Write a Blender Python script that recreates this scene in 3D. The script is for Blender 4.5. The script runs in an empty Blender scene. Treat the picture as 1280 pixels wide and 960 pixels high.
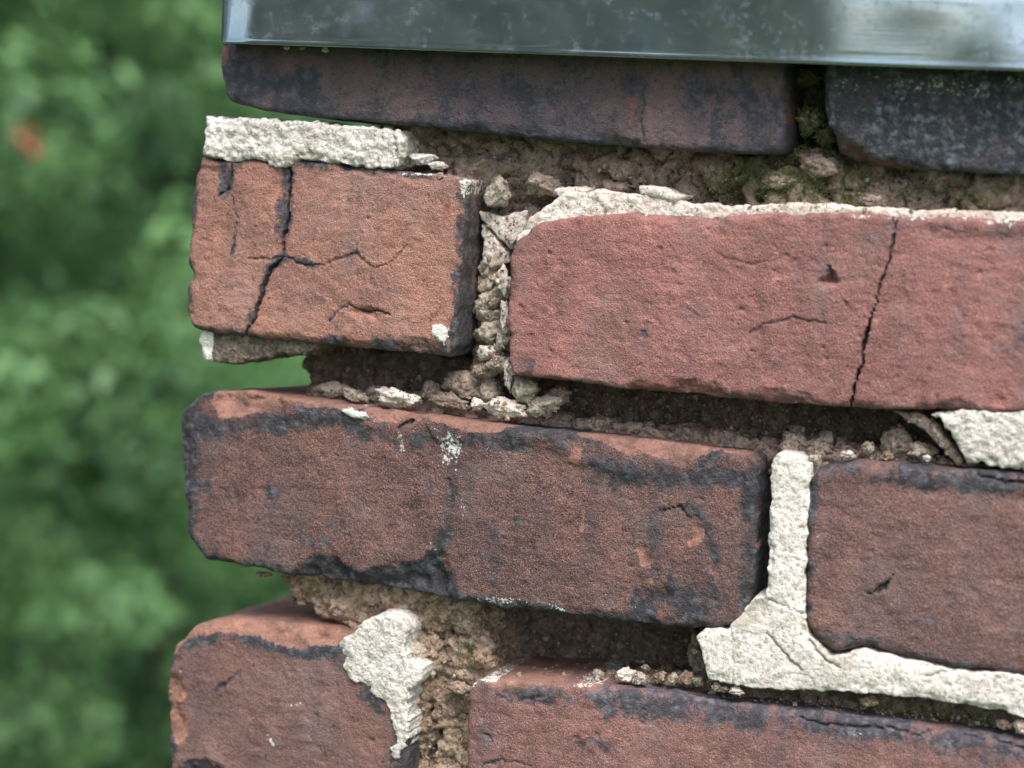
import bpy, math, random
import numpy as np
from mathutils import Vector, Matrix

# ------------------------------------------------------------------ camera
FPX = 2500.0                       # focal length in pixels of the 1280 x 960 photograph
YAW, PITCH, ROLL = math.radians(19), math.radians(5.6), math.radians(3)
DIST = 0.70                        # camera to the wall along the optical axis
sc = bpy.context.scene
cy, sy, cp, sp = math.cos(YAW), math.sin(YAW), math.cos(PITCH), math.sin(PITCH)
F = np.array([-sy * cp, cy * cp, -sp])
R0 = np.array([cy, sy, 0.0]); U0 = np.cross(R0, F)
R = R0 * math.cos(ROLL) + U0 * math.sin(ROLL)
U = U0 * math.cos(ROLL) - R0 * math.sin(ROLL)
CAM = -F * DIST                    # the optical axis meets the wall face (y = 0) at the origin
cd = bpy.data.cameras.new('camera')
cd.sensor_width = 36.0
cd.lens = FPX / 1280 * 36
cd.clip_start = 0.02; cd.clip_end = 2000
cd.dof.use_dof = True
cd.dof.focus_distance = DIST
cd.dof.aperture_fstop = 7.0
cam = bpy.data.objects.new('camera', cd)
sc.collection.objects.link(cam)
cam.matrix_world = Matrix(((R[0], U[0], -F[0], CAM[0]), (R[1], U[1], -F[1], CAM[1]), (R[2], U[2], -F[2], CAM[2]), (0, 0, 0, 1)))
sc.camera = cam

# ------------------------------------------------------------------ sky, sun, exposure
SUN_EL, SUN_AZ = math.radians(58), math.radians(150)   # azimuth from +Y (north) clockwise: behind the camera, to its right
w = bpy.data.worlds.new('World'); sc.world = w; w.use_nodes = True
nt = w.node_tree
sky = nt.nodes.new('ShaderNodeTexSky'); sky.sky_type = 'NISHITA'; sky.sun_disc = False
sky.sun_elevation = SUN_EL; sky.sun_rotation = SUN_AZ
sky.air_density = 1.0; sky.dust_density = 2.5; sky.ozone_density = 1.0
bg = nt.nodes['Background']; bg.inputs['Strength'].default_value = 0.13
hs = nt.nodes.new('ShaderNodeHueSaturation'); hs.inputs['Saturation'].default_value = 0.6   # thin even overcast: a paler sky
nt.links.new(sky.outputs[0], hs.inputs['Color']); nt.links.new(hs.outputs[0], bg.inputs[0])
sl = bpy.data.lights.new('sun', 'SUN'); sl.energy = 1.5; sl.angle = math.radians(30); sl.color = (1, 0.98, 0.95)
so = bpy.data.objects.new('sun', sl); sc.collection.objects.link(so)
sd_ = Vector((math.sin(SUN_AZ) * math.cos(SUN_EL), math.cos(SUN_AZ) * math.cos(SUN_EL), math.sin(SUN_EL)))
so.rotation_euler = (-sd_).to_track_quat('-Z', 'Y').to_euler()
so.location = (2, -3, 6)
sc.view_settings.view_transform = 'Standard'; sc.view_settings.look = 'None'
sc.view_settings.gamma = 1; sc.view_settings.use_curve_mapping = False
sc.view_settings.exposure = 1.36
sc.render.engine = 'CYCLES'
sc.cycles.use_denoising = True
sc.cycles.max_bounces = 4

# ------------------------------------------------------------------ helpers
C = sc.collection.objects
MM = 0.001


def pix(pts, Y=0.0):
    """photograph pixels -> (X, Z) on the plane y = Y"""
    p = np.asarray(pts, float).reshape(-1, 2)
    d = F[None] + R[None] * ((p[:, :1] - 640) / FPX) + U[None] * ((480 - p[:, 1:]) / FPX)
    t = (Y - CAM[1]) / d[:, 1]
    return np.stack([CAM[0] + d[:, 0] * t, CAM[2] + d[:, 2] * t], 1)


def srgb(r, g, b):
    f = lambda c: (c / 255 / 12.92) if c / 255 <= 0.04045 else ((c / 255 + 0.055) / 1.055) ** 2.4
    return (f(r), f(g), f(b), 1.0)


_rs = np.random.RandomState(11)
_perm = np.concatenate([_rs.permutation(256)] * 3).astype(np.int32)
_grad = _rs.normal(size=(256, 3)).astype(np.float32)
_grad /= np.linalg.norm(_grad, axis=1)[:, None]
_rnd = _rs.rand(256).astype(np.float32)


def noise(p, scale, seed=0):
    """gradient noise, about -1..1; scale = feature size"""
    q = (p / scale + seed * 17.31).astype(np.float32)
    i = np.floor(q).astype(np.int32); f = q - i
    i &= 255
    u = f * f * f * (f * (f * 6 - 15) + 10)
    out = np.zeros(len(q), np.float32)
    for dx in (0, 1):
        wx = u[:, 0] if dx else 1 - u[:, 0]
        px = _perm[i[:, 0] + dx]
        for dy in (0, 1):
            wy = wx * (u[:, 1] if dy else 1 - u[:, 1])
            py = _perm[px + i[:, 1] + dy]
            for dz in (0, 1):
                g = _grad[_perm[py + i[:, 2] + dz]]
                d = g[:, 0] * (f[:, 0] - dx) + g[:, 1] * (f[:, 1] - dy) + g[:, 2] * (f[:, 2] - dz)
                out += wy * (u[:, 2] if dz else 1 - u[:, 2]) * d
    return out * 1.5


def fbm(p, scale, oct=4, seed=0, gain=0.5):
    s = np.zeros(len(p), np.float32); a = 1.0; t = 0
    for k in range(oct):
        s += a * noise(p, scale / 2 ** k, seed + k * 3.7); t += a; a *= gain
    return s / t


def cells(p, scale, seed=0):
    """cellular noise: nearest distance F1, second distance F2, cell random"""
    q = p / np.asarray(scale) + seed * 7.7
    i = np.floor(q).astype(np.int32); f = (q - i).astype(np.float32); i &= 255
    f1 = np.full(len(q), 9, np.float32); f2 = f1.copy(); cid = np.zeros(len(q), np.int32)
    for dx in (-1, 0, 1):
        for dy in (-1, 0, 1):
            for dz in (-1, 0, 1):
                h = _perm[_perm[_perm[(i[:, 0] + dx) & 255] + ((i[:, 1] + dy) & 255)] + ((i[:, 2] + dz) & 255)]
                ox, oy, oz = _rnd[h], _rnd[(h * 7 + 31) & 255], _rnd[(h * 13 + 91) & 255]
                d = np.sqrt((dx + ox - f[:, 0]) ** 2 + (dy + oy - f[:, 1]) ** 2 + (dz + oz - f[:, 2]) ** 2)
                n1 = d < f1
                f2 = np.where(n1, f1, np.minimum(f2, d)); cid = np.where(n1, h, cid); f1 = np.where(n1, d, f1)
    return f1, f2, _rnd[(cid * 5 + 3) & 255]


def seg_dist(px, pz, pts, closed):
    a = pts; b = np.roll(pts, -1, 0)
    if not closed:
        a, b = a[:-1], b[:-1]
    d = np.full(px.shape, 1e9); inside = np.zeros(px.shape, bool); tt = np.zeros(px.shape)
    n = len(a)
    for k in range(n):
        ex, ez = b[k] - a[k]; wx, wz = px - a[k, 0], pz - a[k, 1]
        t = np.clip((wx * ex + wz * ez) / (ex * ex + ez * ez + 1e-18), 0, 1)
        dd = (wx - ex * t) ** 2 + (wz - ez * t) ** 2
        m = dd < d
        d = np.where(m, dd, d); tt = np.where(m, (k + t) / n, tt)
        if closed:
            c = ((a[k, 1] > pz) != (b[k, 1] > pz)) & (px < ex * (pz - a[k, 1]) / (b[k, 1] - a[k, 1] + 1e-18) + a[k, 0])
            inside ^= c
    d = np.sqrt(d)
    if closed:
        return np.where(inside, -d, d)
    return d, tt


def sstep(a, b, x):
    t = np.clip((x - a) / (b - a), 0, 1)
    return t * t * (3 - 2 * t)


def surface_nets(S, xs, ys, zs):
    """S[x,y,z] < 0 inside; returns vertices, quads"""
    neg = S < 0
    c = [(i, j, k) for i in (0, 1) for j in (0, 1) for k in (0, 1)]
    nx, ny, nz = S.shape
    cnt = np.zeros((nx - 1, ny - 1, nz - 1), np.int8)
    for i, j, k in c:
        cnt += neg[i:nx - 1 + i, j:ny - 1 + j, k:nz - 1 + k]
    act = np.argwhere((cnt > 0) & (cnt < 8))
    idx = np.full(cnt.shape, -1, np.int32)
    idx[act[:, 0], act[:, 1], act[:, 2]] = np.arange(len(act))
    vals = np.stack([S[act[:, 0] + i, act[:, 1] + j, act[:, 2] + k] for i, j, k in c], 1)
    acc = np.zeros((len(act), 3)); n = np.zeros(len(act))
    for a in range(8):
        for b in range(a + 1, 8):
            da = np.array(c[b]) - np.array(c[a])
            if np.abs(da).sum() != 1:
                continue
            va, vb = vals[:, a], vals[:, b]
            m = (va < 0) != (vb < 0)
            t = np.where(m, va / np.where(m, va - vb, 1), 0)
            acc += m[:, None] * (np.array(c[a])[None] + t[:, None] * da[None]); n += m
    off = acc / n[:, None] + act
    V = np.stack([np.interp(off[:, 0], np.arange(nx), xs), np.interp(off[:, 1], np.arange(ny), ys), np.interp(off[:, 2], np.arange(nz), zs)], 1)
    Q = []
    for ax in range(3):
        o1, o2 = [(1, 2), (2, 0), (0, 1)][ax]
        s0 = [slice(1, -1)] * 3; s1 = [slice(1, -1)] * 3
        s0[ax] = slice(0, -1); s1[ax] = slice(1, None)
        A, B = neg[tuple(s0)], neg[tuple(s1)]
        e = np.argwhere(A != B)
        base = e + 1; base[:, ax] -= 1
        fl = A[e[:, 0], e[:, 1], e[:, 2]]
        def cell(d1, d2):
            q = base.copy(); q[:, o1] += d1; q[:, o2] += d2
            return idx[q[:, 0], q[:, 1], q[:, 2]]
        q = np.stack([cell(-1, -1), cell(0, -1), cell(0, 0), cell(-1, 0)], 1)
        q[~fl] = q[~fl][:, ::-1]
        Q.append(q)
    return V, np.concatenate(Q)


def vnormals(V, Q):
    n = np.cross(V[Q[:, 2]] - V[Q[:, 0]], V[Q[:, 3]] - V[Q[:, 1]])
    N = np.zeros_like(V)
    for k in range(4):
        for a in range(3):
            N[:, a] += np.bincount(Q[:, k], n[:, a], len(V))
    return N / (np.linalg.norm(N, axis=1)[:, None] + 1e-20)


def mesh_obj(name, V, Q, mat, parent=None, attrs=None, smooth=True):
    me = bpy.data.meshes.new(name)
    V = np.asarray(V, np.float32); Q = np.asarray(Q, np.int32)
    org = (V.min(0) + V.max(0)) / 2
    me.vertices.add(len(V)); me.vertices.foreach_set('co', (V - org).ravel())
    n = Q.shape[1]
    me.loops.add(Q.size); me.loops.foreach_set('vertex_index', Q.ravel())
    me.polygons.add(len(Q))
    me.polygons.foreach_set('loop_start', np.arange(0, Q.size, n, dtype=np.int32))
    me.polygons.foreach_set('use_smooth', np.full(len(Q), smooth))
    me.update(calc_edges=True)
    for k, v in (attrs or {}).items():
        at = me.attributes.new(k, 'FLOAT', 'POINT'); at.data.foreach_set('value', np.asarray(v, np.float32))
    if mat:
        me.materials.append(mat)
    o = bpy.data.objects.new(name, me); C.link(o)
    o.location = org
    if parent:
        o.parent = parent; o.location = Vector(org.tolist()) - parent.location
    return o


# ------------------------------------------------------------------ materials
def newmat(name):
    m = bpy.data.materials.new(name); m.use_nodes = True
    t = m.node_tree
    return m, t, t.nodes['Principled BSDF']


class G:
    """tiny node-graph builder"""
    def __init__(s, t):
        s.t = t
    def n(s, kind, **kw):
        nd = s.t.nodes.new(kind)
        for k, v in kw.items():
            setattr(nd, k, v)
        return nd
    def put(s, sock, v):
        if isinstance(v, bpy.types.NodeSocket):
            s.t.links.new(v, sock)
        elif v is not None:
            sock.default_value = v
    def coord(s):
        return s.n('ShaderNodeTexCoord').outputs['Object']
    def noise(s, co, scale, detail=4, rough=0.55, dist=0.0):
        nd = s.n('ShaderNodeTexNoise'); s.put(nd.inputs['Vector'], co)
        nd.inputs['Scale'].default_value = scale; nd.inputs['Detail'].default_value = detail
        nd.inputs['Roughness'].default_value = rough; nd.inputs['Distortion'].default_value = dist
        return nd.outputs['Fac']
    def voro(s, co, scale, feature='F1', out='Distance', rnd=1.0):
        nd = s.n('ShaderNodeTexVoronoi', feature=feature); s.put(nd.inputs['Vector'], co)
        nd.inputs['Scale'].default_value = scale; nd.inputs['Randomness'].default_value = rnd
        return nd.outputs[out]
    def m(s, op, a, b=None, c=None, clamp=False):
        nd = s.n('ShaderNodeMath', operation=op, use_clamp=clamp)
        s.put(nd.inputs[0], a); s.put(nd.inputs[1], b); s.put(nd.inputs[2], c)
        return nd.outputs[0]
    def ramp(s, x, a, b, lo=0.0, hi=1.0):
        nd = s.n('ShaderNodeMapRange', interpolation_type='SMOOTHSTEP')
        s.put(nd.inputs['Value'], x)
        for k, v in (('From Min', a), ('From Max', b), ('To Min', lo), ('To Max', hi)):
            s.put(nd.inputs[k], v)
        return nd.outputs[0]
    def mix(s, f, a, b, mode='MIX'):
        nd = s.n('ShaderNodeMix', data_type='RGBA', blend_type=mode)
        s.put(nd.inputs[0], f); s.put(nd.inputs[6], a); s.put(nd.inputs[7], b)
        return nd.outputs[2]
    def attr(s, name):
        nd = s.n('ShaderNodeAttribute', attribute_name=name)
        return nd.outputs['Fac']
    def bump(s, h, dist, strength=1.0, prev=None):
        nd = s.n('ShaderNodeBump'); s.put(nd.inputs['Height'], h)
        nd.inputs['Distance'].default_value = dist; nd.inputs['Strength'].default_value = strength
        if prev is not None:
            s.t.links.new(prev, nd.inputs['Normal'])
        return nd.outputs[0]


def mult(c, k):
    return (c[0] * k, c[1] * k, c[2] * k, 1)


def brick_material(name, c1, c2, soot=srgb(46, 49, 54), sootlight=srgb(88, 92, 98), raw=srgb(170, 112, 90), grain=1.0, coarse=1.0, speck=0.5, lighten=1.0):
    gr_ = lambda c, k: tuple(v * (1 - k) + (0.3 * c[0] + 0.5 * c[1] + 0.2 * c[2]) * k for v in c[:3]) + (1.0,)
    c1, c2, raw = gr_(c1, 0.12), gr_(c2, 0.12), gr_(raw, 0.15)
    m, t, p = newmat(name); g = G(t); co = g.coord()
    big = g.noise(co, 28, 5, 0.6)
    mid = g.noise(co, 170, 4, 0.65)
    fine = g.noise(co, 850, 3, 0.7)
    c1 = mult(c1, 0.86); c2 = mult(c2, 1.1)
    col = g.mix(g.ramp(big, 0.34, 0.66), c1, c2)
    # grain: sandy light and dark flecks in the clay body
    col = g.mix(g.ramp(g.noise(co, 13, 4, 0.6), 0.42, 0.7, 0, 0.55), col, mult((c1[0] * 0.8 + c1[2] * 0.2, c1[1], c1[2] * 1.08, 1), 0.86))
    g1 = g.noise(co, 1900, 2, 0.7); g2 = g.noise(co, 3900, 1, 0.6)
    k = g.m('ADD', g.m('ADD', g.m('MULTIPLY', g.m('SUBTRACT', mid, 0.5), 1.7 * grain), g.m('MULTIPLY', g.m('SUBTRACT', fine, 0.5), 1.4 * grain)), g.m('ADD', g.m('MULTIPLY', g.m('SUBTRACT', g1, 0.5), 3.7 * grain), g.m('MULTIPLY', g.m('SUBTRACT', g2, 0.5), 3.0 * grain)))
    lt = mult(c2, 1.8); lt = (lt[0] * 0.95, lt[1] * 1.06, lt[2] * 1.04, 1)
    col = g.mix(g.ramp(k, 0.1, 0.95, 0, 0.75), col, lt)
    col = g.mix(g.ramp(g.m('MULTIPLY', k, -1.0), 0.1, 0.9, 0, 0.8), col, mult(c1, 0.3))
    pv = g.n('ShaderNodeTexVoronoi'); g.put(pv.inputs['Vector'], co); pv.inputs['Scale'].default_value = 300
    ps = g.n('ShaderNodeSeparateColor'); t.links.new(pv.outputs['Color'], ps.inputs[0])
    pore = g.m('MULTIPLY', g.ramp(g.m('SUBTRACT', g.m('ADD', pv.outputs['Distance'], g.m('MULTIPLY', g.m('SUBTRACT', g1, 0.5), 0.5)), g.m('MULTIPLY', ps.outputs[1], 0.14)), 0.0, 0.16, 1, 0), g.m('GREATER_THAN', ps.outputs[0], 0.86))
    col = g.mix(g.m('MULTIPLY', pore, 0.7), col, mult(c1, 0.3))
    # thin grey bloom in clouds and rain streaks over the face
    vein = g.noise(co, 38, 5, 0.65)
    col = g.mix(g.ramp(vein, 0.46, 0.74, 0, 0.36), col, srgb(146, 126, 122))
    mp = g.n('ShaderNodeMapping'); t.links.new(co, mp.inputs[0]); mp.inputs['Scale'].default_value = (1, 1, 0.16)
    col = g.mix(g.ramp(g.noise(mp.outputs[0], 75, 4, 0.6), 0.52, 0.75, 0, 0.4), col, mult(soot, 1.5))
    # raw broken clay
    rw = g.ramp(g.m('ADD', g.attr('raw'), g.m('MULTIPLY', g.m('SUBTRACT', mid, 0.5), 1.0)), 0.42, 0.56)
    rawc = g.mix(g.ramp(mid, 0.35, 0.65), mult(raw, 0.7), mult(raw, 1.02))
    rawc = g.mix(g.ramp(fine, 0.54, 0.70, 0, 0.6), rawc, mult(raw, 0.45))
    rawc = g.mix(g.ramp(g.noise(co, 95, 5, 0.7), 0.44, 0.66, 0, 0.75), rawc, srgb(96, 76, 66))
    col = g.mix(rw, col, rawc)
    # soot crust
    sa = g.attr('soot'); blot = g.noise(co, 75, 4, 0.6)
    nz = g.m('ADD', g.m('MULTIPLY', g.m('SUBTRACT', blot, 0.5), 1.9), g.m('ADD', g.m('MULTIPLY', g.m('SUBTRACT', mid, 0.5), 1.8), g.m('MULTIPLY', g.m('SUBTRACT', fine, 0.5), 1.5)))
    st = g.m('ADD', sa, g.m('MULTIPLY', nz, g.m('MULTIPLY', sa, 5.0, clamp=True)))
    st = g.m('MULTIPLY', g.ramp(st, 0.22, 0.85, 0, 0.92), g.m('SUBTRACT', 1.0, g.m('MULTIPLY', rw, 0.8)))
    sc_ = g.mix(g.ramp(g.noise(co, 330, 4, 0.65), 0.45, 0.7), soot, sootlight)
    col = g.mix(st, col, sc_)
    # lime bloom and specks
    lm = g.ramp(g.m('ADD', g.attr('lime'), g.m('ADD', g.m('MULTIPLY', g.m('SUBTRACT', fine, 0.5), 1.6), g.m('MULTIPLY', g.m('SUBTRACT', mid, 0.5), 1.0))), 0.5, 0.72)
    spk = g.ramp(g.noise(co, 520 , 3, 0.8), 0.735 - 0.012 * speck, 0.76, 0, 0.8)
    col = g.mix(g.m('MAXIMUM', lm, spk), col, g.mix(mid, srgb(182, 177, 166), srgb(238, 234, 224)))
    mo = g.ramp(g.m('ADD', g.attr('moss'), g.m('MULTIPLY', g.m('SUBTRACT', fine, 0.5), 1.4)), 0.45, 0.75)
    col = g.mix(mo, col, g.mix(mid, srgb(48, 58, 34), srgb(96, 108, 62)))
    g.put(p.inputs['Base Color'], col)
    p.inputs['Roughness'].default_value = 0.82; p.inputs['Specular IOR Level'].default_value = 0.35
    h = g.m('ADD', g.m('MULTIPLY', fine, 0.6), g.m('MULTIPLY', g1, 0.5))
    g.put(p.inputs['Normal'], g.bump(h, 0.0011 * coarse, 1.0))
    return m


def mortar_material(name, c1, c2, dark, grain=0.0010, pebbles=0.0, dirt=0.5):
    m, t, p = newmat(name); g = G(t); co = g.coord()
    big = g.noise(co, 60, 5, 0.6); mid = g.noise(co, 260, 5, 0.68); fine = g.noise(co, 1100, 3, 0.7)
    v = g.voro(co, 520)
    col = g.mix(g.ramp(big, 0.36, 0.64), c1, c2)
    col = g.mix(g.ramp(g.noise(co, 24, 5, 0.7), 0.5, 0.72, 0, 0.9 * dirt), col, mult(dark, 1.15))
    col = g.mix(g.ramp(mid, 0.56, 0.74, 0, dirt), col, dark)
    col = g.mix(g.ramp(fine, 0.60, 0.76, 0, dirt * 0.9), col, mult(dark, 0.8))
    gv = g.n('ShaderNodeTexVoronoi'); g.put(gv.inputs['Vector'], co); gv.inputs['Scale'].default_value = 950
    gs = g.n('ShaderNodeSeparateColor'); t.links.new(gv.outputs['Color'], gs.inputs[0])
    col = g.mix(g.ramp(gs.outputs[0], 0.6, 1.0, 0, 0.45), col, mult(c2, 1.22))          # sand grains, light and dark
    col = g.mix(g.ramp(gs.outputs[1], 0.7, 0.95, 0, dirt * 1.1), col, mult(dark, 0.85))
    col = g.mix(g.ramp(g.noise(co, 800, 3, 0.8), 0.57, 0.68, 0, 1.2 * dirt), col, mult(dark, 0.4))
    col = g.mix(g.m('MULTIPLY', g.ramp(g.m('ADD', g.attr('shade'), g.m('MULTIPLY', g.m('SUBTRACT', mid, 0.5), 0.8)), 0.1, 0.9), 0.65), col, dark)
    if pebbles:
        vr = g.n('ShaderNodeTexVoronoi'); g.put(vr.inputs['Vector'], co); vr.inputs['Scale'].default_value = 420
        sx = g.n('ShaderNodeSeparateColor'); t.links.new(vr.outputs['Color'], sx.inputs[0])
        col = g.mix(g.ramp(sx.outputs[0], 0.55, 1.0, 0, pebbles), col, srgb(205, 186, 160))
        col = g.mix(g.ramp(sx.outputs[1], 0.7, 1.0, 0, pebbles), col, srgb(86, 66, 52))
    lm = g.ramp(g.m('ADD', g.attr('lime'), g.m('ADD', g.m('MULTIPLY', g.m('SUBTRACT', mid, 0.5), 0.9), g.m('MULTIPLY', g.m('SUBTRACT', fine, 0.5), 0.7))), 0.42, 0.62)
    col = g.mix(lm, col, g.mix(fine, srgb(198, 194, 180), srgb(240, 236, 224)))
    mo = g.ramp(g.m('ADD', g.attr('moss'), g.m('ADD', g.m('MULTIPLY', g.m('SUBTRACT', fine, 0.5), 1.3), g.m('MULTIPLY', g.m('SUBTRACT', mid, 0.5), 1.3))), 0.42, 0.75)
    col = g.mix(mo, col, g.mix(fine, srgb(52, 62, 34), srgb(112, 118, 72)))
    g.put(p.inputs['Base Color'], col)
    p.inputs['Roughness'].default_value = 0.93; p.inputs['Specular IOR Level'].default_value = 0.2
    h = g.m('ADD', g.m('MULTIPLY', mid, 0.6), g.m('ADD', g.m('MULTIPLY', fine, 0.6), g.m('MULTIPLY', gv.outputs['Distance'], -0.22)))
    g.put(p.inputs['Normal'], g.bump(h, grain, 1.0))
    return m


# ------------------------------------------------------------------ bricks and mortar as carved solids
chimney = bpy.data.objects.new('brick_chimney', None); C.link(chimney)
chimney.location = (0.1, 0.1, -0.35)
chimney['label'] = 'weathered red brick chimney corner with crumbling, half missing mortar joints'
chimney['category'] = 'chimney'


def solid(name, mat, outline, y0, depth, r=2.5, voxel=0.6, warp=(0.5, 6), feats=(), masks=None, disp=((9, 0.35), (3, 0.22), (1.2, 0.12)),
          lumps=None, seed=0, label=None, Yp=None, slope=0.0, parent=None, fine_depth=24, kind=None, topslope=0.0, wear=0.0, feather=0.0, side_soot=0.0):
    """An extruded, rounded outline whose front is carved by traced features. Outline in photograph pixels on the plane y = y0 (mm -> m)."""
    y0 *= MM; depth *= MM; r *= MM; vx = voxel * MM
    Yp = y0 if Yp is None else Yp * MM
    P = pix(outline, Yp)
    lo = P.min(0) - 4 * MM; hi = P.max(0) + 4 * MM
    xs = np.arange(lo[0], hi[0], vx); zs = np.arange(lo[1], hi[1], vx)
    ys = [y0 - 5 * MM]
    while ys[-1] < y0 + depth + 3 * MM:
        d = ys[-1] - y0
        ys.append(ys[-1] + vx * (1.0 if d < fine_depth * MM * 0.35 else 1.8 if d < fine_depth * MM else 7.0))
    ys = np.array(ys)
    X, Z = np.meshgrid(xs, zs, indexing='ij')
    pp = np.stack([X.ravel(), np.full(X.size, seed * 0.37), Z.ravel()], 1)
    wa, ws = warp[0] * MM, warp[1] * MM
    WX = X + (noise(pp, ws, seed + 1) * wa + noise(pp, ws / 3, seed + 5) * wa * 0.45).reshape(X.shape)
    WZ = Z + (noise(pp, ws, seed + 2) * wa + noise(pp, ws / 3, seed + 6) * wa * 0.45).reshape(X.shape)
    d2 = seg_dist(WX, WZ, P, True)
    H = np.zeros(X.shape)
    w2 = 0.5 * MM
    JX = X + (noise(pp, 4 * MM, seed + 11) * w2 * 1.6 + noise(pp, 1.4 * MM, seed + 12) * w2).reshape(X.shape)
    JZ = Z + (noise(pp, 4 * MM, seed + 13) * w2 * 1.6 + noise(pp, 1.4 * MM, seed + 14) * w2).reshape(X.shape)
    K = {k: np.zeros(X.shape) for k in ('soot', 'raw', 'lime', 'moss', 'shade')}
    for f in feats:
        kind_, pts = f[0], pix(f[1], Yp)
        if kind_ == 'crack':                       # polyline, width mm, depth mm
            d, t = seg_dist(JX, JZ, pts, False)
            wd = 0.62 * f[2] * MM * (0.7 + 0.6 * noise(pp, 9 * MM, seed + 21).reshape(X.shape) ** 2 + 0.3) * np.clip((1.02 - t) * 3.2, 0.22, 1) * np.clip(0.45 + t * 4, 0, 1)
            wd = np.maximum(wd, 0.52 * MM)
            H += f[3] * MM * (1 - sstep(0.25, 1.0, d / wd))
            K['soot'] = np.maximum(K['soot'], 0.9 * (1 - sstep(0.3, 1.1, d / (wd * 1.1 + 0.1 * MM))) * (f[4] if len(f) > 4 else 1))
        elif kind_ == 'groove':                    # soft shallow trough
            d, t = seg_dist(JX, JZ, pts, False)
            H += f[3] * MM * np.exp(-(d / (f[2] * MM)) ** 2)
        elif kind_ == 'chip':                      # polygon, slope, max depth mm
            d = seg_dist(WX + (JX - X) * 1.5, WZ + (JZ - Z) * 1.5, pts, True)
            n = noise(pp, 5 * MM, seed + 31).reshape(X.shape)
            H += np.clip(-d * f[2] * (1 + 0.5 * n), 0, f[3] * MM * (1 + 0.35 * n))
        elif kind_ == 'build':                     # polygon, height mm: something stuck on
            d = seg_dist(WX + (JX - X) * 1.5, WZ + (JZ - Z) * 1.5, pts, True)
            H -= f[2] * MM * sstep(0.3 * MM, -0.9 * MM, d)
    if wear:                                       # knocked edges, drag marks and random pits of a brick face
        n1 = noise(pp, 9 * MM, seed + 51).reshape(X.shape); n2 = noise(pp, 3.5 * MM, seed + 52).reshape(X.shape); n3 = noise(pp, 22 * MM, seed + 53).reshape(X.shape)
        H += wear * sstep(5.5 * MM * (0.55 + 0.45 * n3), 0, -d2) * np.clip(n1 + 0.45 * n2 + 0.25 * n3, 0, 1) * 2.6 * MM
        q2 = pp * np.array([0.22, 1, 1])
        H += wear * 0.16 * MM * noise(q2, 1.8 * MM, seed + 54).reshape(X.shape)
        n4 = noise(pp, 2.6 * MM, seed + 55).reshape(X.shape); n5 = noise(pp, 13 * MM, seed + 56).reshape(X.shape)
        H += wear * 0.9 * MM * sstep(0.52 - 0.22 * n5, 0.95, n4)
        H += wear * 0.35 * MM * sstep(0.0, 0.5, noise(pp, 8 * MM, seed + 57).reshape(X.shape) + 0.5 * n2)
    if feather:
        nf = fbm(pp, 4 * MM, 3, seed + 58).reshape(X.shape)
        H += feather * MM * sstep(3.2 * MM, 0, -d2) * np.clip(0.75 + 1.6 * nf, 0.05, 2)
    for k, lst in (masks or {}).items():
        for f in lst:
            v = f[3] if len(f) > 3 else 1.0
            if f[0] == 'poly':
                d = seg_dist(JX, JZ, pix(f[1], Yp), True); a = 1 - sstep(-f[2] * MM, f[2] * MM, d)
            elif f[0] == 'line':
                d, _ = seg_dist(JX, JZ, pix(f[1], Yp), False); a = 1 - sstep(0.0, 1.5 * f[2] * MM, d)
            elif f[0] == 'rim':
                a = 1 - sstep(0.0, 1.3 * f[2] * MM, -d2)
            elif f[0] == 'all':
                a = np.ones(X.shape) * f[1]; v = 1
            K[k] = np.clip(np.maximum(K[k], a * v) if v >= 0 else K[k] * (1 + a * v), 0, 1)
    sm_ = noise(pp, 24 * MM, seed + 61).reshape(X.shape) + 0.5 * noise(pp, 8 * MM, seed + 62).reshape(X.shape)
    K['soot'] = np.clip(K['soot'] * np.clip(1.0 + 0.75 * sm_, 0.2, 1.4), 0, 1)
    yf = (y0 + H)
    dy = np.maximum(yf[:, None, :] - ys[None, :, None], (ys - (y0 + depth))[None, :, None])
    dd = d2[:, None, :] + slope * (ys - y0)[None, :, None] + r
    if topslope:
        dd = np.maximum(dd, (Z - (P[:, 1].max() - (X - P[P[:, 1].argmax(), 0]) * 0.0))[:, None, :] + topslope * (ys - y0)[None, :, None] + r)
    dyr = dy + r
    S = np.minimum(np.maximum(dd, dyr), 0) + np.sqrt(np.maximum(dd, 0) ** 2 + np.maximum(dyr, 0) ** 2) - r
    S[0] = S[-1] = 1; S[:, 0] = S[:, -1] = 1; S[:, :, 0] = S[:, :, -1] = 1
    V, Q = surface_nets(S.astype(np.float32), xs, ys, zs)
    N = vnormals(V, Q)
    ix = np.clip(np.round((V[:, 0] - xs[0]) / vx).astype(int), 0, len(xs) - 1)
    iz = np.clip(np.round((V[:, 2] - zs[0]) / vx).astype(int), 0, len(zs) - 1)
    at = {k: K[k][ix, iz] for k in K}
    if side_soot:                                  # the end face that once stood in the joint is black
        at['soot'] = np.maximum(at['soot'], side_soot * sstep(0.45, 0.85, N[:, 0]) * np.clip(0.9 + 0.8 * noise(V, 11 * MM, seed + 71), 0, 1.2))
    dsp = np.zeros(len(V))
    for s_, a_ in disp:
        dsp += a_ * MM * noise(V, s_ * MM, seed + s_)
    if lumps:
        for (scl, amp, crackw, crackd) in lumps:
            f1, f2, cr = cells(V + 0.5 * np.mean(scl) * MM * np.stack([noise(V, 8 * MM, seed + k) for k in (41, 42, 43)], 1), np.array(scl) * MM, seed)
            dsp += amp * MM * ((cr - 0.5) * 1.2 + 0.7 * (0.6 - f1))
            dsp -= crackd * MM * (1 - sstep(0, crackw, f2 - f1))
            if np.mean(scl) > 9:
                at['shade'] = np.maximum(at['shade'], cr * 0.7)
    V = V + N * dsp[:, None]
    o = mesh_obj(name, V, Q, mat, parent or chimney, at)
    if label:
        o['label'] = label
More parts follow.
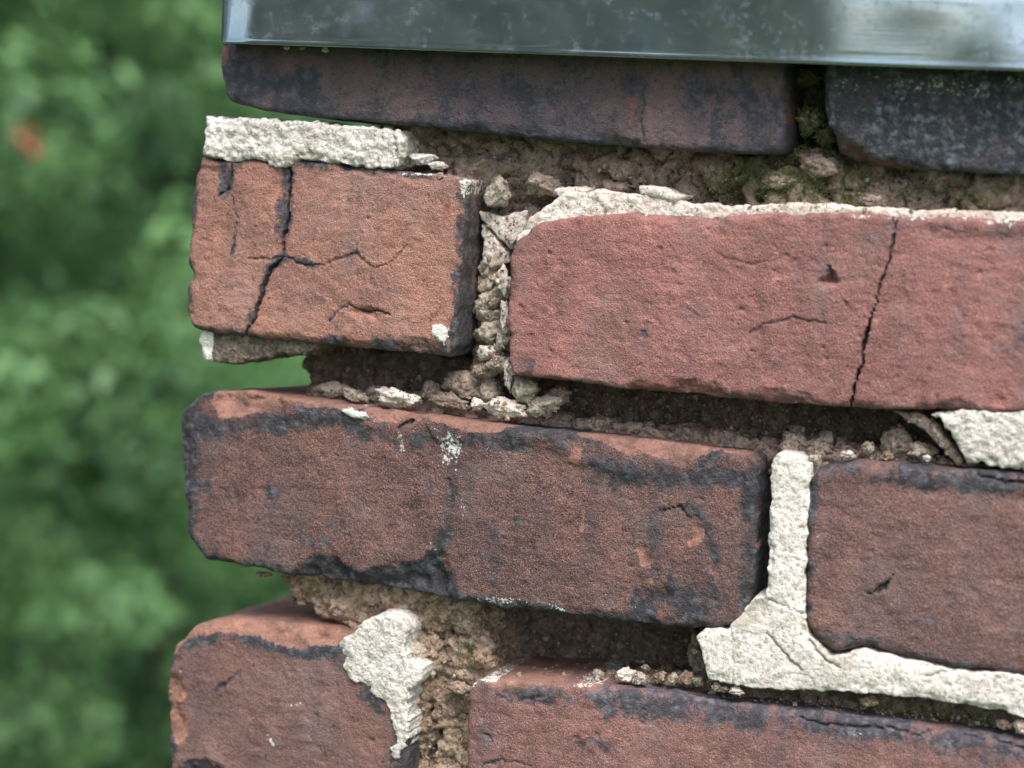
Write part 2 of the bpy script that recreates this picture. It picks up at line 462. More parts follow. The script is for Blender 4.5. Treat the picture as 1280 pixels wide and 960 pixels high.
    if kind:
        o['kind'] = kind
    return o


# ---- colours of the individual bricks
m_dark = brick_material('sooty_dark_brick', srgb(92, 78, 80), srgb(112, 86, 84), srgb(52, 53, 60), srgb(82, 83, 92), raw=srgb(134, 84, 76), grain=0.6, speck=0.6)
m_grey = brick_material('blue_grey_brick', srgb(84, 82, 88), srgb(104, 90, 92), srgb(60, 65, 73), srgb(138, 143, 150), raw=srgb(118, 88, 76), grain=0.8, coarse=3.2, speck=0.5)
m_orange = brick_material('orange_brown_brick', srgb(144, 100, 87), srgb(160, 109, 92), raw=srgb(170, 106, 84), grain=0.8)
m_pink = brick_material('pinkish_red_brick', srgb(140, 92, 86), srgb(158, 101, 92), soot=srgb(88, 74, 75), sootlight=srgb(124, 108, 108), raw=srgb(152, 90, 78), grain=0.75)
m_brown = brick_material('purple_brown_brick', srgb(102, 75, 71), srgb(126, 86, 77), raw=srgb(168, 116, 98), grain=1.25, coarse=1.5, speck=1.0)
m_plain = brick_material('dull_red_brick', srgb(110, 80, 76), srgb(127, 90, 82), raw=srgb(168, 118, 98), grain=0.9)
m_corner = brick_material('brown_corner_brick', srgb(110, 81, 76), srgb(127, 90, 81), raw=srgb(168, 116, 94), grain=0.75)
m_low = brick_material('warm_red_brick', srgb(124, 87, 82), srgb(143, 98, 89), raw=srgb(164, 116, 98), soot=srgb(58, 60, 68), sootlight=srgb(108, 108, 114), grain=0.85)

BD = ((14, 0.32), (5, 0.16), (1.9, 0.12), (1.15, 0.07))

solid('brick', m_dark, [(277, 20), (275, 58), (273, 90), (277, 113), (286, 126), (300, 132), (345, 140), (400, 147), (500, 156), (600, 166), (700, 176), (800, 184), (900, 190), (960, 193), (975, 191), (980, 182), (981, 150), (980, 110), (981, 60), (982, 25)],
      0, 100, r=2.0, wear=1.0, side_soot=0.95, seed=1, disp=BD,
      feats=[('crack', [(801, 108), (804, 130), (800, 150), (803, 172)], 0.8, 0.7, 0.5), ('groove', [(806, 118), (808, 165)], 1.6, -0.7), ('chip', [(425, 124), (436, 117), (442, 120), (432, 128)], 0.8, 1.5),
             ('chip', [(560, 152), (580, 148), (600, 152), (612, 162), (600, 180), (560, 175)], 0.4, 1.6), ('chip', [(740, 172), (755, 160), (775, 168), (805, 176), (800, 195), (740, 190)], 0.4, 1.6),
             ('chip', [(684, 134), (694, 128), (698, 138), (688, 143)], 0.6, 1.0)],
      masks={'soot': [('all', 0.42), ('rim', 0, 7, 0.85), ('poly', [(275, 60), (400, 70), (430, 160), (280, 150)], 8, 0.75), ('poly', [(930, 80), (1000, 80), (1000, 200), (900, 200)], 8, 0.6), ('line', [(806, 100), (806, 170)], 4, 0.7)],
             'raw': [('poly', [(270, 54), (286, 57), (285, 75), (279, 82), (270, 80)], 0.6), ('poly', [(785, 118), (797, 122), (799, 150), (790, 160), (780, 145)], 0.8, 0.55), ('line', [(984, 105), (983, 150)], 1.2, 1.0),
                     ('poly', [(490, 70), (600, 80), (590, 125), (500, 120)], 9, 0.42)]},
      label='long dark purple brick under the metal edging')

solid('brick', m_grey, [(1034, 30), (1031, 75), (1029, 100), (1031, 140), (1033, 158), (1042, 168), (1046, 190), (1060, 199), (1110, 206), (1150, 210), (1200, 214), (1280, 220), (1400, 232), (1790, 262), (1790, 70), (1300, 38)],
      1, 100, r=2.4, wear=1.0, seed=2, voxel=0.75, disp=((12, 0.4), (5, 0.45), (2.4, 0.5), (1.4, 0.25)),
      feats=[('chip', [(1020, 158), (1062, 173), (1090, 192), (1125, 200), (1155, 206), (1150, 240), (1020, 240)], 1.0, 8)],
      masks={'soot': [('all', 0.66), ('rim', 0, 6, 0.8)], 'raw': [('poly', [(1025, 165), (1062, 175), (1092, 194), (1150, 208), (1150, 240), (1025, 240)], 1, 0.7), ('poly', [(1150, 188), (1290, 195), (1290, 206), (1150, 200)], 4, 0.5)],
             'lime': [('poly', [(1040, 86), (1290, 92), (1290, 112), (1150, 130), (1050, 122)], 9, 0.5)]},
      label='blue-grey crusted brick with a broken lower corner')

solid('brick', m_orange, [(251, 197), (243, 225), (238, 260), (236, 300), (233, 330), (237, 345), (233, 360), (234, 395), (240, 408), (248, 413), (303, 419), (365, 429), (447, 436), (509, 441), (560, 447), (567, 432), (572, 380), (577, 310), (583, 250), (586, 226), (557, 219), (478, 211), (420, 206), (372, 200), (337, 206), (313, 199), (286, 203)],
      0, 195, r=1.6, wear=1.0, side_soot=0.95, seed=3, voxel=0.58, disp=BD,
      feats=[('crack', [(361, 200), (362, 230), (361, 268), (352, 305), (355, 321)], 1.0, 5), ('crack', [(355, 321), (335, 338), (327, 369), (317, 400), (303, 420)], 1.0, 4),
             ('crack', [(355, 321), (375, 330), (400, 333), (425, 323), (445, 315), (455, 325), (470, 336), (490, 326), (508, 306)], 0.6, 0.9, 0.5), ('crack', [(445, 315), (452, 290), (462, 268), (470, 248)], 0.5, 0.5, 0.3),
             ('crack', [(355, 321), (335, 324), (310, 322)], 0.6, 0.8, 0.6), ('crack', [(291, 205), (287, 222), (284, 238), (273, 244)], 0.8, 1.8), ('crack', [(289, 245), (296, 275), (292, 300), (290, 318)], 0.6, 0.8, 0.6),
             ('crack', [(410, 402), (428, 385), (437, 379)], 0.6, 0.7, 0.6), ('crack', [(438, 382), (458, 392), (470, 388), (487, 394)], 0.9, 1.6, 0.8), ('chip', [(430, 385), (460, 381), (490, 392), (470, 402), (445, 398)], 0.5, 1.6),
             ('groove', [(252, 212), (290, 215)], 1.2, 0.8), ('chip', [(238, 404), (300, 410), (420, 424), (470, 426), (520, 418), (560, 432), (556, 460), (238, 430)], 0.45, 2.5), ('build', [(542, 405), (556, 406), (561, 420), (557, 431), (548, 428), (541, 417)], 1.0),
             ('chip', [(536, 395), (548, 385), (552, 372), (546, 400), (538, 404)], 0.6, 1.0), ('groove', [(352, 215), (350, 250)], 2.5, 0.8), ('chip', [(228, 335), (240, 340), (240, 352), (228, 356)], 0.8, 2)],
      masks={'soot': [('line', [(357, 200), (358, 260), (352, 300)], 4.2, 0.85), ('line', [(355, 321), (335, 338), (327, 369), (310, 410)], 2.6, 0.75), ('line', [(280, 210), (282, 240)], 3, 0.8), ('line', [(355, 322), (400, 334), (445, 316)], 1.6, 0.7),
                      ('poly', [(574, 215), (640, 215), (640, 470), (558, 470)], 2.5, 0.95), ('rim', 0, 3.2, 0.7), ('poly', [(380, 424), (480, 420), (560, 428), (560, 460), (380, 450)], 3, 0.75), ('poly', [(385, 365), (410, 368), (408, 382), (390, 380)], 3, 0.6)],
             'raw': [('line', [(560, 250), (556, 275)], 1.6, 0.7), ('line', [(432, 420), (445, 425)], 1.5, 0.8)],
             'lime': [('poly', [(542, 405), (556, 406), (561, 420), (557, 431), (548, 428), (541, 417)], 0.6), ('poly', [(570, 225), (592, 218), (590, 245), (576, 248)], 1.5, 0.62), ('line', [(500, 215), (580, 222)], 1.2, 0.5)]},
      label='short orange-brown brick split by branching cracks')

solid('brick', m_pink, [(636, 320), (642, 303), (655, 290), (672, 277), (721, 270), (800, 266), (890, 271), (951, 267), (1037, 264), (1140, 271), (1227, 272), (1280, 276), (1400, 284), (1400, 524), (1280, 516), (1227, 515), (1175, 513), (1106, 513), (1037, 509), (1000, 506), (938, 501), (869, 494), (780, 487), (732, 480), (660, 472), (641, 468), (636, 450), (634, 400)],
      0, 100, r=1.9, wear=1.0, seed=4, voxel=0.56, disp=BD,
      feats=[('crack', [(1121, 262), (1117, 300), (1106, 338), (1092, 386)], 0.62, 2.5), ('crack', [(1092, 386), (1082, 420), (1077, 455), (1068, 475), (1062, 515)], 0.8, 6), ('chip', [(1037, 329), (1021, 357), (1035, 362), (1050, 353)], 1.8, 5),
             ('crack', [(935, 418), (952, 408), (970, 402), (990, 397), (1010, 402), (1030, 403)], 0.55, 0.8, 0.7), ('chip', [(798, 414), (808, 412), (811, 421), (803, 424)], 0.9, 2), ('chip', [(780, 484), (800, 474), (830, 480), (850, 472), (880, 478), (905, 482), (915, 500), (790, 505)], 0.7, 2.5),
             ('chip', [(910, 490), (950, 484), (1000, 490), (1030, 496), (1040, 515), (910, 515)], 0.5, 1.8), ('chip', [(1165, 508), (1190, 498), (1215, 502), (1235, 510), (1230, 530), (1165, 530)], 0.7, 2.5), ('chip', [(1168, 285), (1180, 280), (1193, 286), (1180, 291)], 0.8, 2.2),
             ('chip', [(650, 380), (657, 388), (651, 394), (646, 388)], 0.7, 1.2), ('chip', [(1180, 360), (1192, 358), (1192, 370), (1182, 368)], 0.6, 1), ('groove', [(1150, 290), (1220, 300), (1280, 296)], 3, 0.9), ('crack', [(900, 320), (940, 332), (985, 320)], 0.4, 0.5, 0.4),
             ('chip', [(980, 318), (1000, 322), (1000, 334), (986, 334)], 0.4, 0.8), ('chip', [(720, 395), (730, 394), (728, 402)], 0.7, 1.2), ('chip', [(1240, 498), (1256, 496), (1262, 512), (1244, 514)], 0.7, 1.5)],
      masks={'soot': [('poly', [(860, 262), (1290, 262), (1290, 318), (1100, 312), (900, 300)], 9, 0.42), ('rim', 0, 1.8, 0.45), ('poly', [(900, 488), (1045, 498), (1045, 520), (900, 520)], 2, 0.5), ('poly', [(1165, 508), (1190, 498), (1235, 510), (1230, 530)], 1.5, 0.7), ('poly', [(640, 445), (664, 450), (664, 475), (640, 475)], 3, 0.55), ('poly', [(1037, 330), (1030, 342), (1042, 344)], 1, 0.6), ('poly', [(797, 412), (809, 411), (811, 422), (800, 424)], 0.8, 0.8), ('poly', [(775, 486), (850, 478), (930, 494), (930, 510), (775, 500)], 2, 0.6), ('poly', [(690, 330), (760, 320), (800, 360), (720, 370)], 12, 0.25), ('poly', [(880, 290), (960, 300), (940, 350), (880, 340)], 10, 0.3),  # triangular pit: shade put into the colour so the hollow shows
                      ('poly', [(1160, 280), (1195, 280), (1195, 292), (1165, 292)], 2, 0.5), ('poly', [(965, 450), (985, 445), (990, 470), (970, 475)], 3, 0.5), ('poly', [(1105, 400), (1125, 405), (1120, 430), (1105, 430)], 3, 0.5), ('poly', [(1140, 400), (1300, 400), (1300, 500), (1140, 480)], 14, 0.3)],
             'raw': [('poly', [(648, 382), (657, 382), (657, 393), (648, 394)], 0.5), ('poly', [(676, 384), (684, 384), (684, 392), (676, 392)], 0.5), ('poly', [(675, 321), (682, 321), (682, 329), (675, 329)], 0.5), ('poly', [(1183, 356), (1195, 356), (1195, 368), (1183, 368)], 0.8, 0.7), ('poly', [(785, 474), (850, 472), (905, 484), (905, 500), (785, 492)], 1.5, 0.55)],
             'lime': [('line', [(660, 283), (680, 272), (720, 268)], 1.6, 0.5), ('line', [(1060, 268), (1110, 272), (1170, 272), (1280, 280)], 1.6, 0.45)]},
      label='pinkish red brick with one long steep crack')

solid('brick', m_brown, [(228, 512), (250, 491), (285, 488), (345, 494), (423, 506), (475, 512), (530, 519), (600, 529), (640, 533), (700, 539), (800, 551), (900, 562), (940, 568), (948, 576), (948, 620), (944, 690), (941, 735), (934, 770), (915, 784), (869, 787), (835, 784), (766, 778), (697, 768), (629, 761), (560, 750), (526, 744), (458, 733), (361, 719), (320, 712), (258, 702), (243, 692), (234, 665), (229, 622), (224, 565), (223, 530)],
      0, 100, r=1.8, slope=0.05, wear=1.0, side_soot=0.95, seed=5, voxel=0.6, disp=((12, 0.38), (4, 0.22), (1.7, 0.2), (1.15, 0.1)),
      feats=[('chip', [(264, 500), (272, 524), (300, 521), (330, 516), (350, 503), (352, 480), (270, 478)], 0.75, 4), ('chip', [(455, 500), (470, 527), (499, 531), (527, 524), (545, 500)], 0.6, 3), ('chip', [(560, 515), (575, 538), (605, 545), (642, 538), (665, 545), (694, 528), (690, 510)], 0.55, 3),
             ('chip', [(690, 515), (705, 535), (725, 547), (760, 556), (782, 573), (805, 570), (856, 584), (888, 567), (935, 580), (960, 560), (940, 545)], 0.6, 4),
             ('chip', [(355, 725), (370, 705), (385, 694), (405, 692), (425, 697), (450, 712), (480, 706), (520, 702), (545, 684), (556, 690), (570, 720), (575, 760), (450, 750)], 0.55, 4.5), ('chip', [(222, 512), (236, 520), (244, 560), (236, 600), (222, 600)], 0.4, 2),
             ('crack', [(498, 537), (510, 528), (515, 525)], 1.4, 2.5), ('build', [(427, 508), (440, 510), (458, 514), (465, 521), (455, 525), (445, 522), (430, 516)], 1.6), ('chip', [(220, 690), (240, 670), (262, 690), (300, 700), (320, 725), (220, 720)], 0.5, 3),
             ('chip', [(640, 752), (700, 758), (780, 764), (850, 776), (900, 776), (900, 800), (640, 780)], 0.35, 2), ('crack', [(825, 640), (850, 632), (858, 645)], 0.8, 1.2), ('chip', [(820, 762), (832, 760), (838, 770), (828, 772)], 0.8, 2), ('chip', [(230, 625), (244, 632), (236, 645), (226, 645)], 0.7, 2),
             ('chip', [(850, 640), (872, 640), (881, 662), (866, 684), (852, 682)], 0.5, 0.9), ('chip', [(794, 684), (806, 680), (818, 702), (812, 713), (798, 706)], 0.5, 0.9), ('chip', [(780, 735), (830, 725), (860, 740), (840, 765), (790, 770)], 0.3, 1.2), ('crack', [(560, 600), (567, 640)], 0.6, 0.6, 0.5),
             ('build', [(530, 530), (552, 522), (590, 530), (584, 552), (560, 560), (540, 548)], 0.8), ('groove', [(640, 548), (690, 548), (720, 570), (760, 585), (800, 590)], 2.2, -0.8), ('groove', [(370, 515), (440, 525), (500, 540)], 2.0, -0.7)],
      masks={'soot': [('all', 0.2), ('rim', 0, 5.0, 0.9), ('line', [(235, 520), (265, 535), (330, 528), (400, 520), (440, 530), (500, 545)], 5.5, 0.85), ('line', [(500, 545), (560, 550), (605, 552), (650, 548), (700, 555), (740, 575), (790, 595), (850, 600), (930, 590)], 5.5, 0.75),
                      ('line', [(565, 520), (570, 590), (560, 650), (545, 700), (545, 745)], 4.5, 0.75), ('poly', [(355, 725), (385, 694), (425, 697), (450, 712), (520, 702), (545, 684), (575, 760)], 2, 0.9), ('poly', [(225, 500), (250, 520), (245, 690), (225, 700)], 4, 0.8), ('poly', [(925, 560), (970, 560), (970, 790), (905, 790), (925, 700)], 3.5, 0.85),
                      ('poly', [(780, 735), (850, 725), (870, 690), (880, 720), (930, 730), (900, 790), (780, 780)], 5, 0.65), ('line', [(840, 640), (860, 630), (885, 655), (895, 700)], 3, 0.7), ('poly', [(700, 590), (760, 600), (750, 625), (700, 610)], 5, 0.6), ('line', [(540, 695), (520, 720), (560, 735)], 4, 0.8)],
             'raw': [('poly', [(264, 500), (272, 523), (300, 520), (330, 515), (346, 505), (440, 511), (475, 512), (475, 480), (270, 480)], 1.0), ('poly', [(440, 500), (470, 526), (499, 529), (527, 522), (575, 536), (605, 543), (642, 534), (694, 525), (690, 500)], 1.2, 0.85),
                     ('poly', [(690, 515), (705, 535), (725, 547), (760, 555), (782, 571), (805, 567), (856, 581), (890, 564), (935, 572), (945, 545)], 1.2, 0.95), ('poly', [(715, 559), (725, 560), (726, 575), (718, 580), (712, 572)], 0.6), ('poly', [(866, 642), (876, 650), (880, 668), (872, 680), (854, 686), (864, 672)], 0.7),
                     ('poly', [(795, 684), (805, 681), (817, 700), (812, 711), (797, 704)], 0.7), ('poly', [(808, 722), (818, 722), (818, 734), (808, 734)], 0.7, 0.9), ('line', [(728, 636), (727, 664)], 1.2, 0.7), ('poly', [(882, 682), (900, 690), (898, 720), (880, 722)], 3, 0.5), ('line', [(951, 580), (948, 700)], 1.4, 0.7)],
             'lime': [('poly', [(427, 508), (440, 510), (458, 514), (465, 521), (455, 525), (445, 522), (430, 516)], 0.5), ('line', [(500, 540), (503, 560)], 2, 0.52), ('poly', [(540, 535), (584, 540), (588, 580), (565, 600), (545, 575)], 6, 0.56), ('line', [(570, 590), (575, 640)], 5, 0.44), ('line', [(600, 555), (640, 590)], 5, 0.3), ('line', [(600, 748), (680, 755), (710, 765)], 2.2, 0.5), ('line', [(540, 680), (555, 700)], 2.5, 0.42), ('poly', [(740, 700), (780, 640), (900, 640), (900, 740)], 12, 0.16)]},
      label='long purple-brown brick with chipped orange upper edge')

solid('brick', m_plain, [(1008, 650), (1012, 600), (1022, 586), (1065, 577), (1141, 583), (1210, 587), (1280, 592), (1400, 602), (1745, 636), (1745, 895), (1400, 857), (1280, 844), (1230, 838), (1180, 833), (1140, 826), (1110, 816), (1080, 808), (1055, 813), (1036, 815), (1014, 795), (1006, 768)],
      0, 100, r=2.0, wear=1.0, seed=6, voxel=0.72, disp=((12, 0.38), (4, 0.2), (1.7, 0.15)),
      feats=[('crack', [(1087, 743), (1105, 734), (1116, 718)], 1.2, 1.8), ('chip', [(1085, 742), (1110, 722), (1116, 730), (1100, 745)], 0.6, 1.5), ('crack', [(1218, 590), (1240, 600), (1285, 605)], 0.9, 2), ('groove', [(1010, 600), (1070, 592), (1150, 600), (1290, 612)], 2.2, -0.6),
             ('chip', [(1000, 780), (1020, 785), (1045, 805), (1045, 830), (1000, 830)], 0.6, 3), ('chip', [(1060, 805), (1080, 798), (1100, 806), (1100, 830), (1060, 830)], 0.6, 2.5), ('chip', [(1120, 712), (1140, 710), (1140, 715)], 0.6, 0.8)],
      masks={'soot': [('rim', 0, 4.0, 0.8), ('line', [(1020, 588), (1070, 590), (1150, 600), (1290, 610)], 5, 0.82), ('poly', [(1000, 770), (1020, 780), (1050, 795), (1100, 800), (1150, 818), (1150, 840), (1000, 840)], 3, 0.8), ('all', 0.12)],
             'raw': [('poly', [(1060, 582), (1200, 588), (1200, 592), (1060, 588)], 1, 0.5)], 'lime': [('poly', [(1008, 650), (1030, 660), (1022, 715), (1006, 720)], 4, 0.33)]},
      label='dull red brick framed by white mortar')

solid('brick', m_corner, [(209, 832), (216, 808), (240, 782), (275, 774), (330, 778), (400, 788), (470, 798), (505, 806), (508, 860), (508, 960), (507, 1045), (300, 1030), (222, 1012), (212, 960), (207, 870)],
      0, 195, r=2.0, slope=0.04, wear=1.0, seed=7, voxel=0.65, disp=BD,
      feats=[('chip', [(205, 830), (234, 799), (286, 791), (324, 799), (365, 813), (425, 808), (510, 815), (510, 760), (205, 760)], 0.6, 5), ('chip', [(262, 866), (275, 853), (302, 837), (292, 852), (272, 869)], 0.8, 2.5), ('chip', [(205, 838), (232, 845), (233, 870), (224, 880), (235, 900), (235, 920), (222, 932), (205, 925)], 0.5, 1.6),
             ('chip', [(218, 962), (235, 948), (255, 945), (280, 958), (285, 985), (220, 985)], 0.7, 4), ('groove', [(330, 905), (350, 930), (380, 925)], 1.6, -0.4)],
      masks={'soot': [('all', 0.14), ('rim', 0, 3, 0.7), ('line', [(234, 800), (286, 793), (324, 801), (365, 815), (425, 812)], 3, 0.9), ('poly', [(262, 866), (275, 853), (302, 837), (272, 869)], 1.5, 0.75), ('poly', [(218, 962), (235, 948), (280, 958), (285, 985), (220, 985)], 2, 0.85), ('poly', [(205, 895), (222, 900), (222, 950), (205, 960)], 2, 0.7), ('line', [(422, 820), (440, 850), (480, 880), (490, 950)], 5, 0.55), ('poly', [(485, 900), (530, 900), (530, 970), (485, 970)], 4, 0.6)],
             'raw': [('poly', [(205, 830), (234, 797), (286, 789), (324, 797), (365, 811), (425, 806), (510, 812), (510, 750), (205, 750)], 0.9), ('poly', [(205, 838), (232, 845), (233, 870), (224, 880), (235, 900), (235, 920), (222, 932), (213, 915), (205, 900)], 0.7)],
             'lime': [('line', [(335, 920), (345, 932), (362, 934)], 1.4, 0.5), ('line', [(385, 910), (390, 925)], 1.4, 0.5), ('line', [(355, 885), (375, 878)], 1.2, 0.45), ('line', [(213, 835), (228, 840)], 1.2, 0.6)]},
      label='short brown brick with flaked orange left corner')

solid('brick', m_low, [(584, 870), (590, 856), (602, 850), (650, 852), (720, 857), (800, 864), (900, 877), (1000, 889), (1100, 900), (1200, 915), (1280, 926), (1345, 934), (1345, 1170), (1000, 1130), (583, 1085), (582, 960)],
      0, 100, r=2.2, wear=1.0, seed=8, voxel=0.68, disp=BD,
      feats=[('crack', [(1000, 897), (1012, 902), (1060, 909), (1110, 910), (1149, 920), (1165, 912), (1220, 922), (1290, 938)], 0.7, 1.2, 0.7), ('crack', [(680, 868), (640, 880), (620, 868)], 0.7, 0.8, 0.6), ('chip', [(715, 918), (726, 915), (728, 935), (718, 935)], 0.6, 1.5), ('chip', [(712, 935), (735, 918), (745, 914), (757, 930), (772, 925), (768, 950), (752, 955), (742, 930), (720, 942)], 0.5, 2), ('crack', [(600, 918), (612, 920), (615, 926)], 0.9, 1.2),
             ('crack', [(600, 958), (630, 950), (665, 958)], 0.5, 0.8, 0.8), ('chip', [(622, 865), (680, 868), (700, 880), (680, 890), (640, 884)], 0.35, 1.2), ('chip', [(826, 872), (860, 868), (930, 885), (920, 900), (850, 890)], 0.3, 0.8), ('chip', [(1270, 935), (1290, 935), (1290, 950), (1276, 946)], 0.5, 1)],
      masks={'soot': [('line', [(610, 862), (680, 870), (760, 872)], 5, 0.7), ('line', [(760, 872), (860, 880), (950, 895), (1050, 903), (1150, 912), (1290, 930)], 8, 0.9), ('poly', [(590, 800), (1350, 840), (1350, 925), (1000, 890), (800, 865), (650, 856)], 2, 0.7), ('poly', [(712, 935), (745, 914), (772, 925), (752, 955)], 3, 0.6), ('poly', [(810, 920), (850, 915), (850, 960), (815, 960)], 7, 0.4), ('poly', [(595, 912), (615, 916), (615, 928), (600, 926)], 2, 0.6), ('poly', [(1070, 945), (1090, 945), (1090, 965), (1075, 965)], 3, 0.7)],
             'raw': [('poly', [(600, 850), (640, 838), (720, 845), (700, 856), (640, 862), (615, 870)], 1.5, 0.7), ('poly', [(1232, 905), (1250, 910), (1245, 918), (1230, 915)], 1, 0.7)],
             'lime': [('line', [(586, 862), (600, 851), (618, 850)], 1.4, 0.62), ('line', [(720, 858), (760, 857)], 1.2, 0.6), ('line', [(1135, 896), (1150, 898)], 2.0, 0.75), ('line', [(1200, 900), (1230, 906)], 1.6, 0.62), ('line', [(1060, 920), (1075, 918)], 3, 0.45)]},
      label='warm red brick at the bottom with a grey upper rim')

# ---- bricks just outside the picture, so that the chimney goes on
for k, (o_, y_, d_, mm_) in enumerate([
        ([(1418, 286), (2100, 340), (2100, 600), (1418, 526)], 0, 100, m_plain),
        ([(1365, 938), (2050, 1030), (2050, 1300), (1365, 1174)], 0, 100, m_brown),
        ([(530, 1062), (566, 1066), (566, 1060), (900, 1140), (1200, 1180), (1200, 1420), (380, 1290), (380, 1040)][:0] or [(215, 1060), (500, 1092), (960, 1150), (960, 1385), (212, 1290)], 1, 100, m_plain),
        ([(985, 1153), (1700, 1240), (1700, 1490), (985, 1388)], 0, 100, m_brown)]):
    solid('brick', mm_, o_, y_, d_, r=3, seed=20 + k, voxel=1.6, disp=BD)

# ---- mortar
m_white = mortar_material('white_pointing_mortar', srgb(195, 188, 179), srgb(213, 206, 198), srgb(146, 138, 122), 0.0010, dirt=0.55)
m_smooth = mortar_material('struck_white_mortar', srgb(197, 189, 179), srgb(214, 207, 198), srgb(146, 136, 120), 0.0006, dirt=0.55)
m_lime = mortar_material('pinkish_lime_mortar', srgb(194, 180, 168), srgb(212, 202, 192), srgb(160, 132, 118), 0.0009, dirt=0.45)
m_old = mortar_material('old_grey_brown_mortar', srgb(134, 117, 106), srgb(164, 147, 134), srgb(92, 75, 66), 0.0012, pebbles=0.25, dirt=0.6)
m_brn = mortar_material('crumbly_brown_mortar', srgb(140, 117, 100), srgb(172, 150, 130), srgb(88, 67, 54), 0.0020, pebbles=0.5, dirt=0.6)
m_shaded = mortar_material('shade_darkened_mortar', srgb(92, 82, 74), srgb(120, 108, 97), srgb(52, 46, 41), 0.0016, pebbles=0.2, dirt=0.5)  # mortar colour darkened to deepen the shade in the recessed joints
m_stone = mortar_material('loose_mortar_lump', srgb(150, 138, 122), srgb(180, 168, 152), srgb(112, 98, 84), 0.0012, dirt=0.5)

GR = ((7, 0.6), (3, 0.65), (1.6, 0.5))
solid('mortar', m_white, [(256, 145), (266, 150), (300, 149), (379, 151), (441, 158), (499, 162), (502, 185), (497, 209), (480, 211), (420, 205), (375, 198), (362, 208), (345, 210), (337, 205), (313, 196), (288, 203), (270, 198), (252, 195), (254, 165)],
      -1.2, 24, r=1.0, feather=0.35, wear=0.5, voxel=0.5, warp=(0.8, 3), disp=GR, seed=31, label='cream mortar strip lying on the cracked brick', feats=[('crack', [(492, 163), (495, 185), (492, 208)], 0.6, 1.5, 0.0), ('chip', [(368, 188), (395, 190), (392, 200), (372, 198)], 0.8, 3), ('build', [(345, 185), (368, 185), (368, 210), (340, 212)], 1.2)],
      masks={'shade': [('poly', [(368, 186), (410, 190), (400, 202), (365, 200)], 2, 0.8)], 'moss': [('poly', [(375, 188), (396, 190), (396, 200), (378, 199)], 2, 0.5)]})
solid('mortar', m_smooth, [(966, 574), (972, 567), (990, 570), (1013, 580), (1013, 600), (1009, 650), (1004, 767), (1009, 793), (1036, 819), (1050, 818), (1080, 811), (1132, 826), (1156, 829), (1184, 836), (1280, 846), (1360, 855), (1360, 905), (1280, 896), (1249, 889), (1184, 877), (1115, 869), (1046, 864), (977, 864), (919, 858), (883, 850), (878, 822), (871, 795), (885, 786), (910, 786), (918, 776), (943, 748), (956, 748), (960, 688), (959, 675), (964, 637), (962, 600)],
      -1.0, 26, r=0.5, feather=0.3, wear=0.8, voxel=0.5, warp=(0.75, 4), disp=((14, 0.3), (4, 0.14), (1.6, 0.16), (1.1, 0.12)), seed=32, label='white mortar angle around the dull red brick',
      feats=[('crack', [(957, 792), (970, 806), (985, 822), (1003, 838)], 0.45, 1.2, 0), ('crack', [(914, 786), (916, 858)], 0.4, 0.5, 0), ('crack', [(1155, 846), (1180, 842), (1200, 838)], 0.5, 0.9, 0), ('crack', [(962, 750), (990, 762), (1004, 768)], 0.4, 0.6, 0), ('groove', [(930, 765), (950, 760)], 3, 1.2), ('crack', [(1010, 800), (1030, 825), (1050, 835)], 1.2, 1.6, 0)],
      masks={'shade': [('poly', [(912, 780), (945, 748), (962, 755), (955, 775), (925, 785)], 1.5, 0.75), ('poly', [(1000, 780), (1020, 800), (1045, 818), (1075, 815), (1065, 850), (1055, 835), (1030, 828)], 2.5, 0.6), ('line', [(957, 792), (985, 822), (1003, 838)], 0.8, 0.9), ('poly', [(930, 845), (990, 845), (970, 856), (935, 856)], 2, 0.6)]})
solid('mortar', m_white, [(422, 805), (441, 792), (451, 780), (480, 768), (499, 773), (511, 785), (504, 809), (509, 829), (527, 836), (523, 853), (509, 864), (511, 905), (507, 932), (493, 950), (487, 939), (496, 929), (489, 905), (485, 884), (454, 857), (437, 850), (429, 833)],
      -1.5, 18, r=0.5, feather=0.4, wear=0.6, voxel=0.5, warp=(1.2, 3), disp=((9, 0.45), (3, 0.3), (1.4, 0.3)), seed=33, label='white mortar patch running down between two bricks')
solid('mortar', m_white, [(1156, 519), (1175, 521), (1190, 545), (1209, 577), (1244, 583), (1280, 588), (1330, 594), (1330, 517), (1200, 513)],
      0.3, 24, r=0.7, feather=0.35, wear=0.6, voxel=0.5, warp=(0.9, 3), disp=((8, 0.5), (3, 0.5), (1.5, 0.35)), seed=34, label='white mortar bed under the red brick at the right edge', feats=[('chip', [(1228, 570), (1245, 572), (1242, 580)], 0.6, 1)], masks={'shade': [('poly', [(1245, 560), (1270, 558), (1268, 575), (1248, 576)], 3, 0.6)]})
solid('mortar', m_old, [(1112, 512), (1152, 518), (1170, 530), (1204, 577), (1198, 584), (1182, 565), (1158, 540), (1130, 524)],
      5, 22, r=1.0, voxel=0.6, disp=((6, 0.6), (2.5, 0.4)), seed=35, label='grey sliver of mortar split from the white bed', masks={'lime': [('line', [(1165, 535), (1195, 575)], 1.6, 0.45)]})
solid('mortar', m_lime, [(640, 312), (650, 290), (662, 270), (690, 252), (706, 240), (745, 236), (790, 241), (845, 246), (860, 254), (940, 257), (1000, 253), (1060, 256), (1140, 261), (1200, 261), (1280, 266), (1340, 272), (1340, 292), (1140, 284), (1037, 278), (900, 284), (720, 282), (675, 292), (655, 310)],
      2.2, 30, r=1.2, voxel=0.6, warp=(0.8, 5), disp=((7, 0.6), (3, 0.55), (1.6, 0.4)), slope=0.12, seed=36, label='white lime crust along the top of the pinkish brick')
